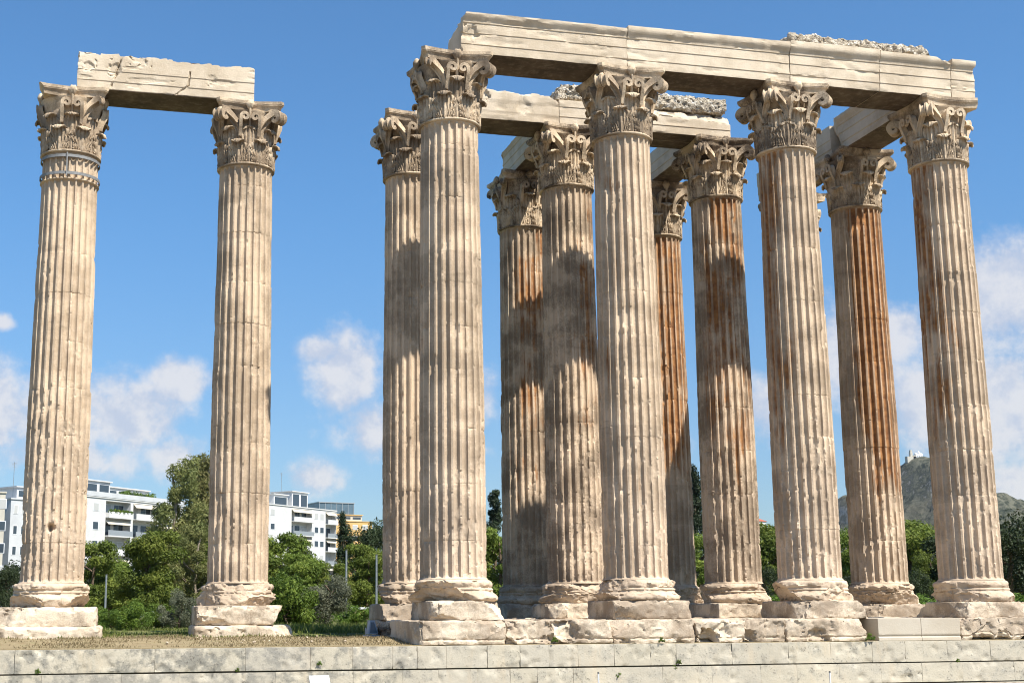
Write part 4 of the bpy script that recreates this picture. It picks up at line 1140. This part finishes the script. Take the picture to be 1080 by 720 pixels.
wfol, wst = tree_proto('bush', 3)[1:]
for (px, py, sc) in ((337, 700, .05), (652, 713, .07), (716, 699, .06), (712, 704, .05), (40, 709, .06), (250, 707, .05), (585, 676, .07), (698, 676, .07), (918, 674, .10), (1010, 697, .05)):
    p = at_y(px, py, -2.03)
    o = thing('weed', 'small green weed rooted in a joint of the pale step wall', 'weed', (p[0], -2.03, p[2]-.02), px, 'small weeds in the wall joints'); o.scale = (sc, sc, sc*1.3)
    link('foliage', wfol, o); link('stem', wst, o)


# ------------------------------------------------------------------ buildings far behind
def block_building(label, px0, y, top_px, width, depth, ang, wall, floors_h=3.1, bays=(), roofs=(), name='apartment_building', side_windows=(), ac=True):
    """slab building; local x runs along its front (receding), front faces local -y; bays = (x0, x1, kind)"""
    p = at_y(px0, 640, y); top = at_y(px0, top_px, y)[2]; Hh = top-ZG; nf = int(Hh//floors_h)
    b = thing(name, label, 'building', (p[0], y, ZG), ang)
    cut = MB(); cut.box(0, width, 1.35, depth, 0, Hh)
    recess = [q for q in bays if q[2] == 'balcony']; x = 0
    for (a, c, kd) in sorted(bays):
        if kd == 'balcony':
            if a > x: cut.box(x, a, 0, 1.348, 0, Hh)
            x = c
    if x < width: cut.box(x, width, 0, 1.348, 0, Hh)
    for (a, c, kd) in recess: cut.box(a, c, 0.0, 1.346, Hh-.35, Hh-.002)
    cut.build('wall', wall, b)
    MB().box(-.15, width+.15, -.15, depth+.15, Hh+.002, Hh+.22).build('roof', wall, b)
    for f in range(nf):
        z = Hh-(f+1)*floors_h
        if z < 2: break
        for (a, c, kd) in bays:
            if kd == 'balcony':
                bl = MB().box(a+.02, c-.02, -.75, 1.344, z-.1, z+.1).build('balcony', wall, b)
                MB().box(a+.04, c-.04, -.74, -.68, z+.102, z+.98).build('railing', m_rail if f % 2 else wall, bl)
                n = max(1, int((c-a)//2.4)); wv = (c-a)/n
                for i in range(n):
                    w = MB().box(a+i*wv+.3, a+(i+1)*wv-.3, 1.29, 1.36, z+.12, z+2.35).build('window', m_paintw, b)
                    MB().box(a+i*wv+.38, a+i*wv+wv/2-.03, 1.27, 1.288, z+.2, z+2.27).box(a+i*wv+wv/2+.03, a+(i+1)*wv-.38, 1.27, 1.288, z+.2, z+2.27).build('pane', m_glass if (f+i) % 3 else m_shutter, w)
                if (f+int(a)) % 2 == 0:
                    MB().raw([(a+.1, -.62, z+2.0), (c-.1, -.62, z+2.0), (c-.1, .1, z+2.7), (a+.1, .1, z+2.7), (a+.1, -.62, z+1.94), (c-.1, -.62, z+1.94), (c-.1, .1, z+2.64), (a+.1, .1, z+2.64)],
                             [(0, 1, 2, 3), (7, 6, 5, 4), (0, 4, 5, 1), (2, 6, 7, 3), (1, 5, 6, 2), (0, 3, 7, 4)]).build('awning', m_awn, b)
            else:
                w = MB().box(a, c, -.04, .03, z+.9, z+2.3).build('window', m_paintw, b)
                MB().box(a+.1, c-.1, -.06, -.042, z+1.0, z+2.2).build('pane', m_glass if (f % 3) else m_shutter, w)
        for (a, c) in side_windows:
            w = MB().box(-.04, .03, a, c, z+.9, z+2.3).build('window', m_paintw, b); MB().box(-.06, -.042, a+.1, c-.1, z+1.0, z+2.2).build('pane', m_glass, w)
    for (a, c, d0, d1, hh, mt) in roofs:
        r = MB().box(a, c, d0, d1, Hh+.222, Hh+hh).build('penthouse', mt, b)
        MB().box(a-.3, c+.3, d0-.3, d1+.3, Hh+hh+.002, Hh+hh+.2).build('penthouse_roof', wall, r)
        n = max(1, int((c-a)//2.6)); wv = (c-a)/n
        for i in range(n): MB().box(a+i*wv+.35, a+(i+1)*wv-.35, d0-.05, d0-.002, Hh+.8, Hh+hh-.5).build('pane', m_glass, r)
    return b, Hh


def antenna(b, x, y, z, h):
    m = MB(); m.tube([(x, y, z), (x, y, z+h)], .04, 6)
    for k in range(4): m.tube([(x-.5+.06*k, y, z+h-.15-.2*k), (x+.5-.06*k, y, z+h-.15-.2*k)], .02, 4)
    m.build('antenna', m_steel, b)


bA, hA = block_building('white apartment building with stacked balconies left of the tall eucalyptus', 84, 190, 523, 26, 14, R(48), m_white,
                        bays=((2.2, 3.6, 'window'), (5.3, 11.5, 'balcony'), (12.2, 18.5, 'balcony'), (19, 25, 'balcony')), roofs=((.6, 9.5, 3.0, 11, 3.1, m_greywhite), (11, 22, 5, 12, 2.6, m_white)))
MB().box(.0, 26, -.2, -.12, hA+.222, hA+1.0).build('parapet', m_greywhite, bA)
m = MB(); m.box(4.4, 6.2, 5, 6.2, hA+3.4, hA+4.3); m.tube([(4.3, 5.6, hA+4.7), (6.3, 5.6, hA+4.7)], .38, 10); m.build('water_heater', m_steel, bA)
rngp = np.random.default_rng(3)
V, F, T = leaves([(10.6+i*1.1, 1.2+.3*(i % 3), hA+1.0+.5*rngp.random()) for i in range(9)]+[(6.+i, -.55, hA-2.1) for i in range(6)], [(.8, .6, .7)]*9+[(.55, .25, .4)]*6, 150, .13, rngp)
link('roof_garden', make_mesh('roof_garden', V, F, m_bush, False, attr=T), bA)
bD, hD = block_building('pale grey building with a column of dark windows beside the westmost column', 6, 176, 526, 14, 12, R(38), m_greywhite, bays=((.5, 1.3, 'window'), (1.9, 2.9, 'window'), (4.9, 6.4, 'window'), (8, 12, 'balcony')), roofs=((3, 9, 3, 8, 2.2, m_greywhite),))
antenna(bD, 3, 4, hD+.2, 6)
bE, hE = block_building('cream building cut off by the left edge of the photo', -66, 160, 518, 8.2, 12, R(8), m_cream, bays=((1, 2.4, 'window'), (4, 5.4, 'window'), (7, 8.4, 'window')))
bB, hB = block_building('white apartment block with wrapped balconies, left of the dark cypress', 276, 250, 531, 27, 16, R(45), m_white,
                        bays=((2.5, 4, 'window'), (10, 17.5, 'balcony'), (18.5, 20, 'window'), (20.6, 22.1, 'window'), (22.8, 26.8, 'balcony')), roofs=((10, 15, 5, 10, 3.0, m_white), (18, 24, 6, 12, 4.2, m_white)))
for x_, h_ in ((5, 6), (9, 5), (14, 8)): antenna(bB, x_, 6, hB+.2, h_)
bC, hC = block_building('ochre building with a blue glass top storey, behind the dark cypress', 338, 330, 549, 15.5, 14, R(14), m_ochre,
                        bays=((2, 4, 'window'), (6, 8, 'window'), (9.5, 11, 'window'), (12.5, 14.2, 'window')), roofs=((.3, 13, 1.5, 12, 1.9, m_cream),))
MB().box(.2, 10.8, 2, 11, hC+2.12, hC+5.2).build('glass_storey', m_bluglass, bC)
m = MB()
for i in range(7): m.box(.2+1.74*i, .32+1.74*i, 1.93, 1.998, hC+2.12, hC+5.2)
m.box(0, 11, 1.8, 11.2, hC+5.202, hC+5.45); m.build('glazing_frame', m_rail, bC)
bF, hF = block_building('small far pink roofed house left of the third front column', 801, 420, 550, 5, 5, R(10), m_white, bays=((.8, 1.8, 'window'), (3, 4, 'window')), name='far_house')
MB().raw([(-.3, -.3, hF+.222), (5.3, -.3, hF+.222), (5.3, 5.3, hF+.222), (-.3, 5.3, hF+.222), (1.5, 2.5, hF+1.5), (3.5, 2.5, hF+1.5)], [(0, 1, 5, 4), (1, 2, 5), (2, 3, 4, 5), (3, 0, 4), (3, 2, 1, 0)]).build('tiled_roof', m_red, bF)

# ------------------------------------------------------------------ the hill with its chapel
HY = 1700.0


def hill_material():
    m, t = new_mat('hill_scrub')
    g = t.add('ShaderNodeTexCoord').outputs['Object']
    n1 = t.noise(g, .011, 6, .62); n2 = t.noise(g, .09, 7, .72); nz = t.sep(t.add('ShaderNodeNewGeometry').outputs['Normal'])[2]
    c = t.mix(t.ss(n2, .42, .58), col(.032, .038, .026), col(.12, .118, .085)); c = t.mix(t.math('MULTIPLY', t.ss(n1, .5, .66), .6), c, col(.15, .135, .095))
    rk = t.ss(t.math('ADD', nz, t.math('MULTIPLY', t.math('SUBTRACT', n2, .5), .9)), 0.52, .30)
    c = t.mix(rk, c, col(.34, .31, .27)); t.put(t.b.inputs['Normal'], bump(t, n2, .9, 4.0)); t.put(t.b.inputs['Base Color'], c); t.b.inputs['Roughness'].default_value = .95; t.b.inputs['Specular IOR Level'].default_value = .05
    return m


m_hill = hill_material()


def build_hill():
    prof = [(560, 640), (700, 610), (800, 580), (860, 562), (878, 552), (884, 528), (890, 519), (897, 528), (912, 538), (925, 533), (938, 520), (946, 503), (953, 488), (960, 481), (972, 479), (980, 486), (995, 500), (1020, 512), (1048, 520),
            (1060, 524), (1085, 533), (1120, 545), (1180, 560), (1300, 590), (1500, 625), (1800, 642)]
    pp = np.array([at_y(u, v, HY)[[0, 2]] for u, v in prof])
    xs = np.linspace(pp[0, 0], pp[-1, 0], 420); ys = np.linspace(HY-520, HY+520, 150)
    X, Y = np.meshgrid(xs, ys); z = np.interp(X, pp[:, 0], pp[:, 1]-ZG); k = (Y-HY)/np.where(Y < HY, 470, 480)
    cut = np.clip(1-np.abs(k), 0, 1); fall = cut**(1.15)*.65+.35*sstep(0, 1, cut)
    P = np.stack([X.ravel(), Y.ravel(), np.zeros(X.size)], 1)
    nn = fbm(P*.012, 4, 5, .55).reshape(X.shape); n3 = fbm(P*.07, 6, 3).reshape(X.shape)
    Z = z*fall+(nn*16+n3*9)*np.clip(np.abs(k)*6, .12, 1)*np.clip(z/60, 0, 1)*np.clip(cut*4, 0, 1)
    V = np.stack([X.ravel(), Y.ravel(), Z.ravel()+ZG-2], 1)
    o = link('hill', make_mesh('hill', V, grid_faces(len(xs), len(ys)), m_hill, True)); tag(o, 'rocky scrub covered hill rising on the right', 'hill', kind='structure')


build_hill()
pk = at_y(966, 480, HY)
hv = bpy.data.objects['hill'].data.vertices
zs_ = min(v.co.z for v in hv if abs(v.co.x-pk[0]) < 12 and abs(v.co.y-HY) < 9)
ch = thing('hilltop_chapel', 'white chapel with bell tower on the summit of the rocky hill', 'chapel', (pk[0]+1, HY-2, zs_-.5)); ch.scale = (.8, .8, .8)
MB().box(-5, 9, -4, 4, 0, 10).raw([(-5, -4, 10), (9, -4, 10), (9, 4, 10), (-5, 4, 10), (-5, 0, 13), (9, 0, 13)], [(0, 1, 5, 4), (2, 3, 4, 5), (0, 4, 3), (1, 2, 5)]).build('nave', m_paintw, ch)
MB().box(-16, -11.5, -3, 2, -3, 14).box(-15.5, -12, -2.6, 1.6, 14, 18).build('bell_tower', m_cream, ch)
MB().box(-24, -5.2, -5, 3, -6, 6).box(-11.4, -5.3, -5, 3, -6, 8).build('terrace_wall', m_cream, ch)
m = MB(); m.tube([(3, 0, 10), (3, 0, 14), (3, 0, 15.5), (3, 0, 16.8)], [3, 3, 2, .2], 14); m.build('dome', m_paintw, ch)
for x_ in (-2.5, 0.5, 6.0): MB().box(x_, x_+1.2, -4.08, -4.002, 4, 7.5).build('window', m_glass, ch)

# ------------------------------------------------------------------ small things
for (px, y, tp, lb) in ((365, 40, 580, 'bare grey pole right of the olive tree, left one of the two'), (397, 40, 585, 'bare grey pole beside the half hidden column, right one of the two'),
                        (111, 44, 606, 'short grey pole among the trees right of the westmost column')):
    p = at_y(px, 640, y); zt = at_y(px, tp, y)[2]
    t_ = thing('metal_pole', lb, 'pole', (p[0], y, ZG))
    MB().tube([(0, 0, 0), (0, 0, zt-ZG)], [.075, .055], 10).build('shaft', m_steel, t_, True)
    MB().tube([(0, 0, -.02), (0, 0, .14)], .12, 10).build('foot', m_steel, t_, True); MB().tube([(0, 0, zt-ZG), (0, 0, zt-ZG+.05)], .07, 10).build('cap', m_frame, t_, True)
pa = at_y(368, 641, 34); pb = at_y(392, 641, 34)
t_ = thing('rail_barrier', 'low white rail barrier on the grass behind the two grey poles', 'barrier', (pa[0], 34, ZG))
Lr = pb[0]-pa[0]; zr = pa[2]-ZG
MB().box(0, Lr, -.03, .03, zr-.05, zr+.05).build('rail', m_paintw, t_)
for x_ in (.05, Lr-.05): MB().box(x_-.03, x_+.03, .032, .09, 0, zr+.02).build('post', m_paintw, t_)

t_ = thing('ground_floodlight', 'blue grey floodlight tilted back on the grass left of the half hidden plinth', 'floodlight', (-1.85, 2.3, ZG-.04), R(18))
MB().box(-.19, .19, -.16, .16, 0, .09).build('foot_plate', m_bluegrey, t_)
m = MB(); m.raw([(-.16, -.12, .11), (.16, -.12, .11), (.16, .10, .11), (-.16, .10, .11), (-.06, -.02, .50), (.10, -.02, .50), (.10, .06, .50), (-.06, .06, .50)], [(3, 2, 1, 0), (4, 5, 6, 7), (0, 1, 5, 4), (1, 2, 6, 5), (2, 3, 7, 6), (3, 0, 4, 7)])
hd = m.build('lamp_head', m_bluegrey, t_)
MB().raw([(-.12, -.127, .15), (.12, -.127, .15), (.07, -.035, .45), (-.04, -.035, .45)], [(0, 1, 2, 3)]).build('glass', m_bluglass, hd)
MB().tube([(-.2, 0, .09), (-.2, 0, .3)], .015, 6).tube([(.2, 0, .09), (.2, 0, .3)], .015, 6).build('bracket', m_steel, t_)

ps = at_y(337, 716, -3.2)
t_ = thing('information_panel', 'small white slanted panel standing before the wall at the bottom edge', 'sign', (ps[0], -3.2, -3.08), 0)
V = [(-.25, -.20, .44), (.25, -.20, .44), (.25, .10, .68), (-.25, .10, .68), (-.25, -.185, .415), (.25, -.185, .415), (.25, .115, .655), (-.25, .115, .655)]
pn = MB().raw(V, [(0, 1, 2, 3), (7, 6, 5, 4), (0, 4, 5, 1), (1, 5, 6, 2), (2, 6, 7, 3), (3, 7, 4, 0)]).build('panel', m_greywhite, t_)
for x_ in (-.2, .2): MB().box(x_-.02, x_+.02, -.03, .01, 0, .53).build('leg', m_frame, t_)
for (px, tp, lb) in ((631, 708, 'slim white rope post before the wall, left one of the two'), (875, 707, 'slim white rope post before the wall, right one of the two')):
    p = at_y(px, tp, -3.0)
    t_ = thing('rope_post', lb, 'post', (p[0], -3.0, -3.08), 0, 'rope posts before the wall')
    MB().tube([(0, 0, .02), (0, 0, p[2]+3.04)], .02, 10).build('shaft', m_paintw, t_, True); MB().tube([(0, 0, 0), (0, 0, .02)], .12, 16).build('foot', m_frame, t_, True)
    MB().tube([(0, 0, p[2]+3.042), (0, 0, p[2]+3.075)], [.03, .022], 10).build('cap', m_frame, t_, True)


# ------------------------------------------------------------------ the summer air between here and the hill
hz = MB().box(-3000, 3200, -420, 2300, -9, 420).build('haze', m_white)
hm = bpy.data.materials.new('haze_air'); hm.use_nodes = True; ht = NT(hm.node_tree); ht.n.clear()
ho = ht.add('ShaderNodeOutputMaterial'); hp = ht.add('ShaderNodeVolumePrincipled'); ht.l.new(hp.outputs[0], ho.inputs['Volume'])
hp.inputs['Color'].default_value = col(.80, .88, 1.0); hp.inputs['Density'].default_value = .00003; hp.inputs['Anisotropy'].default_value = .3
hz.data.materials.clear(); hz.data.materials.append(hm); tag(hz, 'thin summer haze over the whole scene', 'haze', kind='stuff')
print('objects', len(bpy.data.objects))
